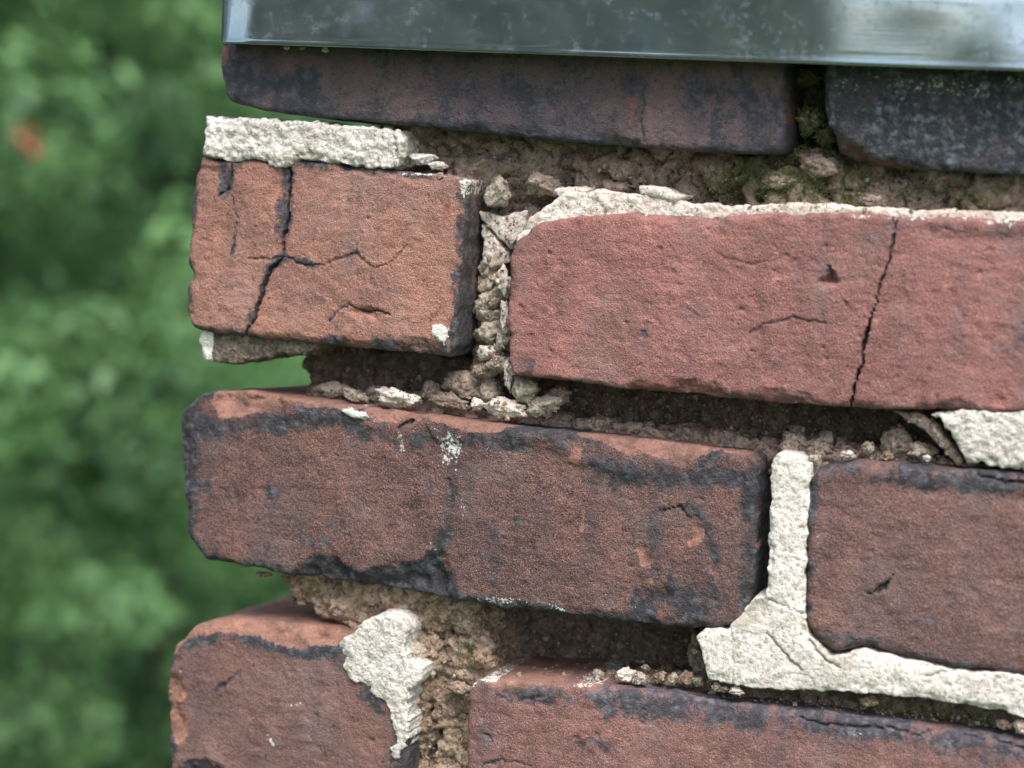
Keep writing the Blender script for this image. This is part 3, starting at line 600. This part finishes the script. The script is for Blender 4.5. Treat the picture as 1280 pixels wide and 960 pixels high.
solid('mortar', m_lime, [(690, 238), (715, 233), (742, 237), (700, 250)], 6, 14, r=1, voxel=0.6, disp=GR, seed=37)
solid('mortar', m_lime, [(797, 231), (830, 235), (856, 246), (846, 252), (800, 245)], 1.8, 14, r=1.4, voxel=0.6, disp=((5, 0.5), (2, 0.4)), seed=38)
solid('mortar', m_shaded, [(249, 410), (249, 425), (255, 450), (286, 456), (313, 452), (337, 447), (351, 442), (380, 444), (400, 430), (400, 415), (300, 405)], 4, 34, r=1.4, voxel=0.6, warp=(0.9, 4), disp=GR, seed=39,
      masks={'lime': [('poly', [(240, 405), (262, 405), (266, 430), (263, 460), (240, 460)], 1.5)]}, label='mortar remnant hanging under the cracked brick, white at its end')  # the shade beneath the brick is put into this remnant's mortar colour

RK = [((13, 11, 8), 4.2, 0.16, 2.6)]
RS = [((7, 7, 6), 2.4, 0.16, 1.5)]
solid('mortar', m_old, [(505, 150), (620, 150), (990, 180), (1340, 205), (1340, 300), (640, 300), (600, 240), (500, 225)], 17, 50, r=3, voxel=0.85, warp=(1.5, 9), lumps=[((24, 18, 11), 9.0, 0.06, 3.0)], disp=((16, 3.5), (6, 1.6), (2.8, 0.9), (1.6, 0.5)), seed=41, fine_depth=16, slope=0.0,
      masks={'moss': [('poly', [(900, 195), (1010, 180), (1090, 205), (1080, 255), (930, 258), (870, 235)], 9, 0.62), ('poly', [(1120, 225), (1290, 235), (1290, 250), (1130, 245)], 5, 0.55), ('poly', [(560, 185), (600, 180), (680, 225), (650, 250), (610, 240)], 6, 0.42)]}, label='cracked old mortar bed below the dark bricks')
solid('mortar', m_shaded, [(960, 60), (1060, 60), (1060, 230), (960, 215)], 34, 40, r=3, voxel=0.9, warp=(1.2, 8), lumps=RS, disp=GR, seed=42, fine_depth=14, masks={'moss': [('poly', [(980, 80), (1060, 80), (1060, 220), (980, 210)], 8, 0.5)]})
solid('mortar', m_shaded, [(380, 436), (420, 428), (640, 450), (1340, 505), (1340, 600), (1000, 590), (640, 548), (420, 512), (378, 500), (386, 475), (376, 455)], 38, 50, r=3, voxel=1.05, warp=(1.6, 7), lumps=RS, disp=((6, 1.0), (2.5, 0.8), (1.6, 0.5)), seed=43, fine_depth=16,
      masks={'moss': [('poly', [(760, 500), (900, 515), (900, 545), (760, 535)], 8, 0.4), ('poly', [(1040, 530), (1110, 530), (1110, 570), (1040, 575)], 8, 0.45)]}, label='recessed, shade-darkened mortar bed in the middle joint')
solid('mortar', m_old, [(378, 488), (470, 494), (560, 500), (660, 520), (760, 530), (860, 538), (960, 550), (985, 560), (985, 600), (640, 560), (380, 520)], 20, 24, r=2, voxel=0.7, warp=(1.4, 6), lumps=[((10, 9, 6), 2.0, 0.14, 1.2)], disp=((5, 0.7), (2.5, 0.5), (1.5, 0.3)), seed=44, fine_depth=12, label='thin grey mortar ledge on the long brown brick')
solid('mortar', m_old, [(590, 225), (660, 225), (660, 490), (590, 470)], 24, 40, r=3, voxel=0.8, warp=(1.5, 7), lumps=RS, disp=((7, 1.6), (3, 1.0), (1.6, 0.5)), seed=45, fine_depth=14)
solid('mortar', m_old, [(975, 540), (1050, 560), (1340, 590), (1340, 610), (975, 590)], 13, 20, r=2, voxel=0.8, warp=(1.5, 6), lumps=RS, disp=GR, seed=46, fine_depth=12, masks={'moss': [('poly', [(1080, 560), (1180, 560), (1190, 590), (1080, 590)], 5, 0.5)]})
solid('mortar', m_brn, [(347, 700), (362, 738), (360, 752), (420, 775), (455, 792), (500, 800), (500, 990), (600, 990), (600, 862), (612, 850), (608, 800), (600, 745), (480, 728)], 12, 50, r=3, voxel=0.75, warp=(1.8, 7), lumps=[((9, 7, 6), 2.2, 0.1, 0.9)], disp=((12, 2.2), (5, 1.4), (2.4, 0.9), (1.4, 0.5)), seed=47, fine_depth=20,
      feats=[('crack', [(540, 868), (538, 890), (548, 915), (538, 960)], 3, 9), ('chip', [(510, 785), (570, 780), (590, 800), (560, 806), (512, 800)], 0.9, 7), ('chip', [(560, 870), (590, 868), (590, 888), (562, 884)], 1.0, 6)],
      masks={'moss': [('poly', [(568, 800), (590, 795), (595, 825), (572, 830)], 4, 0.62)]}, label='crumbly brown mortar filling the lower joint')
solid('mortar', m_shaded, [(560, 730), (960, 770), (960, 900), (560, 880)], 44, 46, r=3, voxel=1.0, warp=(1.5, 8), lumps=RS, disp=GR, seed=48, fine_depth=14, masks={'moss': [('poly', [(600, 830), (880, 850), (880, 870), (600, 860)], 6, 0.5)]})
solid('mortar', m_shaded, [(860, 790), (1340, 850), (1340, 925), (860, 880)], 12, 60, r=3, voxel=1.0, warp=(1.2, 8), lumps=RS, disp=GR, seed=49, fine_depth=10, masks={'moss': [('poly', [(1080, 870), (1340, 895), (1340, 925), (1080, 900)], 4, 0.6)]})
solid('mortar', m_brn, [(740, 845), (860, 850), (885, 862), (880, 880), (740, 866)], 14, 20, r=2, voxel=0.7, warp=(1.2, 4), lumps=[((4, 4, 3.5), 1.8, 0.2, 1.2)], disp=GR, seed=50, fine_depth=12)

# ---- loose lumps and crumbs in the joints: (px, py, half width px, half height px, depth mm, colour, seed)
_ico = None
def lump(px, py, hw, hh, Y, mat, seed, rz=0.0, rough=0.25, name='mortar_lump', flat=1.0):
    import bmesh
    global _ico
    if _ico is None:
        bm = bmesh.new(); bmesh.ops.create_icosphere(bm, subdivisions=4, radius=1)
        _ico = (np.array([v.co[:] for v in bm.verts]), np.array([[v.index for v in f.verts] for f in bm.faces])); bm.free()
    P, T = _ico
    s = 0.28 * 1.2 * MM * (DIST + Y * MM) / DIST
    rg_ = np.random.RandomState(int(seed * 100) % 100000)
    pl = rg_.normal(size=(11, 3)); pl /= np.linalg.norm(pl, axis=1)[:, None]
    dk = rg_.uniform(0.62, 1.0, 11)
    rad = np.full(len(P), 1.12)
    for k_ in range(11):                           # broken, faceted chunk: nearest of random planes
        cs_ = P @ pl[k_]
        rad = np.minimum(rad, np.where(cs_ > 0.05, dk[k_] / np.maximum(cs_, 0.05), 9))
    rad = rad * (1 + rough * 0.75 * fbm(P, 0.9, 2, seed) + rough * 0.5 * noise(P, 0.35, seed + 2) + rough * 0.32 * noise(P, 0.16, seed + 3))
    n = P * rad[:, None]
    V = n * np.array([hw * s, min(hw, hh) * 1.15 * s * flat, hh * s])
    c, s_ = math.cos(rz), math.sin(rz)
    V = np.stack([V[:, 0] * c - V[:, 2] * s_, V[:, 1], V[:, 0] * s_ + V[:, 2] * c], 1)
    q = pix([(px, py)], Y * MM)[0]
    V = V + np.array([q[0], Y * MM, q[1]])
    return mesh_obj(name, V, T, mat, chimney, {k: np.zeros(len(V)) for k in ('lime', 'moss', 'shade')})

solid('mortar_lump', m_lime, [(597, 262), (603, 266), (628, 270), (660, 262), (652, 290), (638, 314), (622, 298), (602, 274)], 13, 16, r=1, voxel=0.6, disp=((6, 0.6), (2.5, 0.4)), seed=61)
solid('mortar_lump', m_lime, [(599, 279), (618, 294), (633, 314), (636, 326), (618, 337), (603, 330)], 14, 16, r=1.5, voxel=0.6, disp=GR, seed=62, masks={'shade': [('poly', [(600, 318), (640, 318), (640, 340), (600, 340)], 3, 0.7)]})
for a in [(612, 347, 12, 17, 19, m_stone), (629, 353, 9, 14, 10, m_lime), (611, 378, 13, 14, 19, m_stone), (624, 372, 10, 15, 16, m_stone), (617, 394, 16, 12, 17, m_stone), (632, 398, 6, 16, 9, m_lime), (616, 418, 17, 14, 17, m_stone), (630, 424, 9, 14, 12, m_stone),
          (615, 441, 14, 8, 15, m_lime), (624, 455, 14, 10, 13, m_stone), (605, 462, 12, 9, 16, m_old), (634, 470, 4, 13, 8, m_lime), (641, 462, 6, 5, 6, m_lime), (657, 487, 13, 14, 10, m_stone), (633, 509, 22, 9, 8, m_lime), (680, 508, 21, 10, 10, m_stone), (700, 492, 14, 8, 16, m_old),
          (612, 490, 13, 16, 18, m_stone), (585, 484, 22, 14, 21, m_old), (596, 505, 7, 6, 12, m_lime), (560, 500, 26, 8, 16, m_old), (540, 488, 10, 10, 20, m_old), (497, 498, 24, 10, 8, m_lime), (418, 487, 19, 8, 18, m_stone), (442, 494, 14, 7, 14, m_stone), (470, 490, 14, 9, 20, m_old), (520, 502, 9, 4, 14, m_stone),
          (528, 199, 14, 6, 6, m_white), (548, 207, 12, 4, 5, m_white), (623, 240, 12, 17, 13, m_stone), (680, 232, 18, 13, 13, m_old),
          (1012, 152, 10, 11, 18, m_stone), (1030, 172, 9, 10, 20, m_old), (1022, 206, 20, 12, 13, m_old), (1092, 250, 15, 6, 9, m_old), (970, 225, 16, 8, 10, m_old), (1010, 98, 10, 8, 24, m_old), 
          (1060, 568, 8, 4, 4, m_lime), (1020, 574, 6, 6, 4, m_stone), (1085, 560, 6, 6, 10, m_stone), (1126, 556, 18, 13, 15, m_old), (1150, 565, 14, 9, 12, m_stone), (1108, 570, 6, 5, 8, m_brn), (1158, 573, 4, 3, 4, m_white), (1030, 555, 12, 11, 18, m_old),
          (783, 843, 10, 7, 8, m_lime), (800, 848, 9, 6, 6, m_stone), (826, 846, 7, 6, 9, m_brn), (842, 847, 6, 6, 8, m_stone), (858, 848, 7, 7, 9, m_brn), (872, 852, 6, 6, 7, m_stone), (747, 842, 6, 4, 10, m_stone), (920, 863, 7, 4, 1, m_lime), (905, 862, 6, 3, 2, m_brn), (896, 858, 5, 4, 3, m_stone), (806, 834, 5, 3, 14, m_stone),
          (1275, 908, 8, 7, 2, m_stone), (1255, 904, 8, 5, 4, m_brn), (1086, 876, 10, 4, 3, m_brn), (358, 59, 3, 3, -1, m_white), (406, 62, 3.5, 3.5, -1, m_white), (378, 60, 3, 2, -1, m_stone), (520, 815, 14, 10, 9, m_stone), (530, 805, 22, 12, 14, m_brn), (505, 835, 10, 12, 9, m_brn), (575, 860, 14, 8, 8, m_brn), (330, 718, 9, 4, 6, m_brn), (900, 690, 0, 0, 0, None)]:
    if a[5] is None:
        continue
    lump(a[0], a[1], a[2], a[3], a[4], a[5], seed=a[0] * 0.13 + a[1] * 0.07, rz=random.Random(int(a[0] * 7 + a[1])).uniform(-0.25, 0.25), rough=0.5, name='mortar_lump' if a[2] > 8 else 'mortar_crumb')

# ---- grit and dust left in the joints, moss on the damp bed: found by dropping and pushing points onto the built surfaces
def scatter():
    bpy.context.view_layer.update(); dg = bpy.context.evaluated_depsgraph_get()
    rng = np.random.RandomState(77)
    hits = {'light': [], 'tan': [], 'moss': []}
    areas = [([(500, 150), (1280, 190), (1280, 272), (690, 262), (600, 250), (500, 212)], 420, None), ([(600, 250), (650, 265), (640, 480), (595, 460)], 260, None), ([(380, 450), (640, 475), (980, 500), (1180, 525), (1200, 580), (1020, 575), (960, 560), (640, 528), (380, 490)], 950, None),
             ([(350, 735), (600, 760), (900, 800), (890, 860), (610, 850), (590, 960), (510, 960), (510, 830), (420, 790)], 900, None), ([(880, 862), (1280, 902), (1280, 915), (900, 872)], 160, None),
             ([(900, 195), (1010, 180), (1090, 210), (1080, 258), (930, 258), (870, 240)], 1000, 'moss'), ([(990, 90), (1036, 90), (1040, 200), (990, 205)], 900, 'moss'), ([(1100, 225), (1280, 238), (1280, 262), (1110, 250)], 200, 'moss'), ([(568, 795), (595, 795), (598, 832), (570, 832)], 60, 'moss'), ([(1050, 868), (1280, 900), (1280, 908), (1060, 878)], 120, 'moss')]
    for poly, n, what in areas:
        P = np.array(poly, float); lo, hi = P.min(0), P.max(0)
        k = 0
        while k < n:
            q = lo + rng.rand(2) * (hi - lo)
            if seg_dist(q[:1], q[1:], P, True)[0] > 0:
                continue
            k += 1
            d = Vector((F + R * ((q[0] - 640) / FPX) + U * ((480 - q[1]) / FPX)).tolist()).normalized()
            ok, loc, nor, _, ob, _ = sc.ray_cast(dg, Vector(CAM.tolist()), d)
            if not ok or loc.y > 0.06:
                continue
            m_ = ob.data.materials[0].name
            if m_ in ('white_pointing_mortar', 'struck_white_mortar'):
                continue
            if 'brick' in m_ and nor.z < 0.6:
                continue
            if what == 'moss':
                if noise(np.array([loc]), 0.009, 5)[0] > -0.1:
                    hits['moss'].append((loc, nor))
            else:
                hits['light' if rng.rand() < 0.3 else 'tan'].append((loc, nor))
    oct_ = np.array([(1, 0, 0), (-1, 0, 0), (0, 1, 0), (0, -1, 0), (0, 0, 1), (0, 0, -1)], float)
    tri = np.array([(0, 2, 4), (2, 1, 4), (1, 3, 4), (3, 0, 4), (2, 0, 5), (1, 2, 5), (3, 1, 5), (0, 3, 5)])
    for key, mat in (('light', m_stone), ('tan', m_brn)):
        V, T = [], []
        for loc, nor in hits[key]:
            sz = 0.00028 * math.exp(abs(rng.normal()) * 0.65)
            A = rng.normal(size=(3, 3)); q_, _ = np.linalg.qr(A)
            o8 = (oct_ * rng.uniform(0.6, 1.25, (6, 1))) @ q_ * sz * rng.uniform(0.7, 1.3, 3)
            T.append(tri + len(V) * 6); V.append(o8 + np.array(loc) + np.array(nor) * sz * 0.3)
        Vc = np.concatenate(V)
        o = mesh_obj('grit', Vc, np.concatenate(T), mat, chimney, {k: np.zeros(len(Vc)) for k in ('lime', 'moss', 'shade')}, smooth=False)
        o['kind'] = 'stuff'
    V, T = [], []
    for loc, nor in hits['moss']:
        for j in range(5):
            dr = np.array(nor) + 0.9 * rng.normal(size=3); dr /= np.linalg.norm(dr)
            sd = np.cross(dr, rng.normal(size=3)); sd /= np.linalg.norm(sd)
            l = 0.0015 * rng.uniform(0.5, 1.3); p = np.array(loc) + rng.normal(size=3) * 0.0005
            b = len(V)
            V += [p - sd * l * 0.18, p + sd * l * 0.18, p + dr * l]; T.append((b, b + 1, b + 2))
    mm_, mt_, mp_ = newmat('moss'); mg = G(mt_)
    mg.put(mp_.inputs['Base Color'], mg.mix(mg.noise(mg.coord(), 160, 3), srgb(72, 80, 44), srgb(122, 128, 78))); mp_.inputs['Roughness'].default_value = 0.8
    o = mesh_obj('moss', np.array(V), np.array(T), mm_, chimney, smooth=False); o['kind'] = 'stuff'; o['label'] = 'green moss on the damp mortar'

scatter()

# ------------------------------------------------------------------ metal edging on top
def metal_material():
    m, t, p = newmat('weathered_zinc_sheet'); g = G(t); co = g.coord()
    mp = g.n('ShaderNodeMapping'); t.links.new(co, mp.inputs[0]); mp.inputs['Scale'].default_value = (1, 1, 14)
    streak = g.noise(mp.outputs[0], 60, 4, 0.6)
    big = g.noise(co, 45, 5, 0.65); fine = g.noise(co, 500, 5, 0.7); spot = g.noise(co, 170, 5, 0.75)
    col = g.mix(g.ramp(big, 0.35, 0.65), srgb(142, 156, 162), srgb(164, 174, 177))
    oxide = g.ramp(g.m('ADD', g.m('MULTIPLY', spot, 0.6), g.m('ADD', g.m('MULTIPLY', fine, 0.25), g.m('MULTIPLY', big, 0.2))), 0.52, 0.72)
    col = g.mix(g.m('MULTIPLY', oxide, 0.8), col, srgb(104, 126, 140))
    col = g.mix(g.ramp(g.noise(co, 700, 2, 0.8), 0.745, 0.77, 0, 0.6), col, srgb(226, 230, 232))
    g.put(p.inputs['Base Color'], col)
    g.put(p.inputs['Metallic'], g.m('SUBTRACT', 0.9, g.m('MULTIPLY', oxide, 0.25)))
    g.put(p.inputs['Roughness'], g.m('ADD', 0.08, g.m('ADD', g.m('MULTIPLY', oxide, 0.2), g.m('MULTIPLY', streak, 0.06))))
    g.put(p.inputs['Normal'], g.bump(g.m('ADD', streak, g.m('MULTIPLY', fine, 0.3)), 0.000012, 1.0))
    return m

m_metal = metal_material()
edging = bpy.data.objects.new('metal_edging', None); C.link(edging)
A = pix([(275, 54)], -0.012)[0]; B = pix([(1280, 89)], -0.012)[0]
ang = math.atan2(B[1] - A[1], B[0] - A[0])
edging.location = (A[0], -0.012, A[1]); edging.rotation_euler = (0, -ang, 0)
edging['label'] = 'dull grey bent sheet metal edging capping the chimney top'; edging['category'] = 'edging'
L = 0.52

def sheet(name, prof, x0, x1, nx, wav, parent, thick=0.0009):
    """profile of (y, z) swept along x with gentle dents"""
    pr = [prof[0]]
    for a, b in zip(prof[:-1], prof[1:]):
        n = max(1, int(math.hypot(b[0] - a[0], b[1] - a[1]) / 0.0006))
        pr += [(a[0] + (b[0] - a[0]) * k / n, a[1] + (b[1] - a[1]) * k / n) for k in range(1, n + 1)]
    pr = np.array(pr); xs = np.linspace(x0, x1, nx)
    V = np.zeros((nx, len(pr), 3)); V[:, :, 0] = xs[:, None]; V[:, :, 1] = pr[None, :, 0]; V[:, :, 2] = pr[None, :, 1]
    f = V.reshape(-1, 3)
    d = wav * (noise(f * np.array([1, 0.3, 2.2]), 0.075, 3) * 1.0 + noise(f * np.array([1, 0.3, 1.5]), 0.03, 8) * 0.25)
    f[:, 1] += d + 0.0018 * np.exp(-(f[:, 0] / 0.007) ** 2)
    i = np.arange(nx * len(pr)).reshape(nx, len(pr))
    Q = np.stack([i[:-1, :-1].ravel(), i[1:, :-1].ravel(), i[1:, 1:].ravel(), i[:-1, 1:].ravel()], 1)
    me = bpy.data.meshes.new(name); me.from_pydata(f.tolist(), [], Q.tolist()); me.materials.append(m_metal)
    for p_ in me.polygons: p_.use_smooth = True
    o = bpy.data.objects.new(name, me); C.link(o); o.parent = parent
    sm = o.modifiers.new('thickness', 'SOLIDIFY'); sm.thickness = thick; sm.offset = -1
    return o

arc = lambda cy_, cz_, r_, a0, a1, n=6: [(cy_ + r_ * math.cos(math.radians(a0 + (a1 - a0) * k / n)), cz_ + r_ * math.sin(math.radians(a0 + (a1 - a0) * k / n))) for k in range(n + 1)]
hem = [(0.0014, 0.004), (0.0014, 0.0007)] + arc(0.0007, 0.0007, 0.0007, 0, -180)      # hem folded back on itself
face = hem + [(0.0, 0.0012)] + [(0.0003 * (1 - math.exp(-k_ / 1.6)), 0.0012 + 0.0004 * k_) for k_ in range(1, 9)] + [(0.0008, 0.0215)] + arc(0.0030, 0.0215, 0.0020, 180, 95, 6) + [(0.12, 0.031)]
sheet('front_apron', face, 0.0, L, 260, 0.0017, edging)
# folded end at the corner
e2 = [(-0.0004, 0.0), (-0.0004, 0.0225)]
me = bpy.data.meshes.new('end_flap'); t_ = 0.0009
vv = [(0.0, 0.001, 0.0008), (0.0, 0.12, 0.0008), (0.0, 0.12, 0.031), (0.0, 0.003, 0.0232), (0.0, 0.001, 0.021)]
me.from_pydata(vv + [(x + t_, y, z) for x, y, z in vv], [], [(4, 3, 2, 1, 0), (5, 6, 7, 8, 9)] + [(k, (k + 1) % 5, 5 + (k + 1) % 5, 5 + k) for k in range(5)])
me.materials.append(m_metal); o = bpy.data.objects.new('end_flap', me); C.link(o); o.parent = edging; o.location = (-0.0002, 0, 0)

# ------------------------------------------------------------------ the garden behind
def leaf_mat(name, c1, c2):
    m, t, p = newmat(name); g = G(t); co = g.coord()
    n = g.n('ShaderNodeAttribute', attribute_name='tint').outputs['Fac']
    col = g.mix(n, c1, c2)
    col = g.mix(g.ramp(g.noise(co, 2.2, 3), 0.45, 0.65, 0, 0.3), col, c1)
    g.put(p.inputs['Base Color'], col); p.inputs['Roughness'].default_value = 0.55
    p.inputs['Subsurface Weight'].default_value = 0.0
    tr = g.n('ShaderNodeBsdfTranslucent'); g.put(tr.inputs[0], col)
    mx = g.n('ShaderNodeMixShader'); mx.inputs[0].default_value = 0.25
    t.links.new(p.outputs[0], mx.inputs[1]); t.links.new(tr.outputs[0], mx.inputs[2])
    t.links.new(mx.outputs[0], t.nodes['Material Output'].inputs[0])
    return m

bark, bt, bp_ = newmat('bark'); gg = G(bt)
gg.put(bp_.inputs['Base Color'], gg.mix(gg.noise(gg.coord(), 14, 5), srgb(44, 46, 36), srgb(62, 66, 50))); bp_.inputs['Roughness'].default_value = 0.9
leaf1 = leaf_mat('fresh_conifer_leaf', (0.040, 0.105, 0.040, 1), (0.18, 0.34, 0.12, 1))
leaf2 = leaf_mat('dark_conifer_leaf', (0.032, 0.088, 0.042, 1), (0.14, 0.28, 0.12, 1))
rust, rt, rp = newmat('rusty_leaf'); rg = G(rt)
rg.put(rp.inputs['Base Color'], rg.mix(rg.noise(rg.coord(), 30), srgb(140, 70, 50), srgb(166, 92, 62)))

def tube(rings):
    V, Q = [], []
    n = 10
    for k, (c, r) in enumerate(rings):
        for j in range(n):
            a = 2 * math.pi * j / n
            V.append((c[0] + r * math.cos(a), c[1] + r * math.sin(a), c[2]))
        if k:
            b = (k - 1) * n
            Q += [(b + j, b + (j + 1) % n, b + n + (j + 1) % n, b + n + j) for j in range(n)]
    return V, Q

GROUND = -5.2
def leaves(rng, cs, rad, per, size):
    """leaf-sized quads scattered through flattened puffs; denser on the upper shell"""
    n = len(cs) * per
    c = np.repeat(cs, per, 0); rr = np.repeat(rad, per)
    d = rng.normal(size=(n, 3)); d /= np.linalg.norm(d, axis=1)[:, None]
    q = d * (rr * rng.uniform(0.5, 1.0, n) ** 0.5)[:, None]; q[:, 2] *= 0.62
    p = c + q
    nn = d * np.array([1, 1, 1.3]) + 0.55 * rng.normal(size=(n, 3))
    u = np.cross(nn, rng.normal(size=(n, 3))); u /= np.linalg.norm(u, axis=1)[:, None] + 1e-9
    v = np.cross(u, nn); v /= np.linalg.norm(v, axis=1)[:, None] + 1e-9
    s = size * rng.uniform(0.6, 1.3, n)[:, None]
    V = np.stack([p - u * s, p + v * s * 0.45, p + u * s, p - v * s * 0.45], 1).reshape(-1, 3)
    tint = np.repeat(np.clip(0.66 + 0.25 * rng.normal(size=n) + np.repeat(rng.uniform(-0.35, 0.5, len(cs)), per), 0, 1), 4)
    return V, np.arange(n * 4).reshape(-1, 4), tint

def tree(name, label, x, y, height, spread, leaf, seed, puffs=260, per=110, size=0.035, prad=(0.16, 0.34)):
    rng = np.random.RandomState(seed)
    root = bpy.data.objects.new(name, None); C.link(root); root.location = (x, y, GROUND)
    root['label'] = label; root['category'] = 'tree'; root['group'] = 'garden trees around the chimney'
    trunk_h = height * 0.78
    rings = []
    for k in range(13):
        t = k / 12
        rings.append(((x + 0.12 * math.sin(t * 5 + seed), y + 0.12 * math.cos(t * 4 + seed), GROUND + t * trunk_h), 0.012 + 0.10 * (1 - t)))
    V, Q = tube(rings)
    # limbs
    cs, rd = [], []
    for k in range(puffs):
        t = 0.12 + 0.88 * (k + 0.5) / puffs
        reach = spread * (1.02 - t) ** 0.62 * (rng.uniform(0.35, 1.0) ** 0.5 if k % 4 else rng.uniform(0.08, 0.4))
        a = rng.uniform(0, 2 * math.pi)
        cs.append((x + reach * math.cos(a), y + reach * math.sin(a), GROUND + t * height + 0.12 * rng.normal()))
        rd.append(rng.uniform(*prad))
        if k % 6 == 0:
            c0 = np.array([x, y, GROUND + max(0.08, t - 0.05) * height]); c1 = np.array(cs[-1]); b = len(V)
            for j in range(4):
                s = j / 3; c_ = c0 * (1 - s) + c1 * s; r_ = 0.022 * (1 - s) + 0.005
                for i in range(5):
                    aa = 2 * math.pi * i / 5
                    V.append((c_[0] - math.sin(a) * r_ * math.cos(aa), c_[1] + math.cos(a) * r_ * math.cos(aa), c_[2] + r_ * math.sin(aa)))
                if j:
                    o_ = b + (j - 1) * 5
                    Q += [(o_ + i, o_ + (i + 1) % 5, o_ + 5 + (i + 1) % 5, o_ + 5 + i) for i in range(5)]
    mesh_obj('trunk', np.array(V), np.array(Q), bark, root)
    Vl, Ql, ti = leaves(rng, np.array(cs), np.array(rd), per, size)
    mesh_obj('crown', Vl, Ql, leaf, root, {'tint': ti}, smooth=False)
    return root

def ray(px, py, dist):
    d = F + R * ((px - 640) / FPX) + U * ((480 - py) / FPX)
    return CAM + d * dist

def place(px, dist):
    q = ray(px, 480, dist); return q[0], q[1]

def copy_tree(src, label, x, y, rot, scale=1.0):
    o = src.copy(); C.link(o); o.location = (x, y, GROUND); o.rotation_euler = (0, 0, rot); o.scale = (scale,) * 3
    o['label'] = label
    for ch in src.children:
        c = ch.copy(); C.link(c); c.parent = o
    return o

x, y = place(-90, 5.6); near = tree('conifer_tree', 'nearest fresh green conifer at the far left behind the chimney', x, y, 7.3, 2.0, leaf1, 3, puffs=300, per=270, size=0.03, prad=(0.16, 0.38))
x, y = place(260, 7.6); mid_t = tree('conifer_tree', 'dark green conifer directly behind the left chimney edge', x, y, 8.4, 1.9, leaf2, 8, puffs=170, per=400, size=0.04, prad=(0.28, 0.55))
x, y = place(30, 9.5); far_t = tree('conifer_tree', 'taller green conifer behind the two nearer ones', x, y, 9.6, 2.3, leaf1, 15, puffs=190, per=380, size=0.05, prad=(0.3, 0.65))
x, y = place(-260, 9.0); copy_tree(mid_t, 'dark conifer left of the others, its crown just past the left edge', x, y, 1.9)
x, y = place(520, 11.5); copy_tree(far_t, 'tall conifer hidden mostly behind the brickwork', x, y, 2.6)
x, y = place(180, 13.5); copy_tree(far_t, 'farthest tall conifer filling the gaps between the nearer trees', x, y, 4.0, 1.15)
# trees across the garden, behind the viewer: seen mirrored in the metal edging
copy_tree(mid_t, 'dark conifer across the garden, mirrored right of the middle of the metal edging', -1.9, -6.6, 0.7, 1.15)
copy_tree(mid_t, 'dark conifer across the garden, mirrored left of the middle of the metal edging', -3.2, -6.9, 3.9, 1.25)
copy_tree(mid_t, 'dark conifer across the garden, mirrored in the left end of the metal edging', -4.9, -7.2, 5.2, 1.2)

# rusty leaves hanging in the far tree
q = ray(38, 170, 4.2); rng = np.random.RandomState(5)
Vl, Ql, ti = leaves(rng, np.array([q, q + np.array([0.01, 0, -0.03])]), np.array([0.032, 0.028]), 13, 0.016)
mesh_obj('dead_spray', Vl, Ql, rust, near, smooth=False)['label'] = 'small rusty orange spray of dead leaves'

# ground
gm, gt, gp = newmat('grass'); gq = G(gt)
gq.put(gp.inputs['Base Color'], gq.mix(gq.noise(gq.coord(), 0.8, 6), (0.03, 0.07, 0.02, 1), (0.07, 0.13, 0.04, 1))); gp.inputs['Roughness'].default_value = 0.9
n = 40; ax = np.sign(np.linspace(-1, 1, n + 1)) * np.abs(np.linspace(-1, 1, n + 1)) ** 3 * 900
GX, GY = np.meshgrid(ax, ax, indexing='ij')
GV = np.stack([GX.ravel(), GY.ravel(), np.zeros(GX.size)], 1)
GV[:, 2] = GROUND + 0.25 * noise(GV, 14.0, 2)
GV[:, 2] -= 0.0
i = np.arange((n + 1) ** 2).reshape(n + 1, n + 1)
gr = mesh_obj('ground', GV, np.stack([i[:-1, :-1].ravel(), i[1:, :-1].ravel(), i[1:, 1:].ravel(), i[:-1, 1:].ravel()], 1), gm)
gr['kind'] = 'structure'; gr['label'] = 'grass lawn far below the chimney'
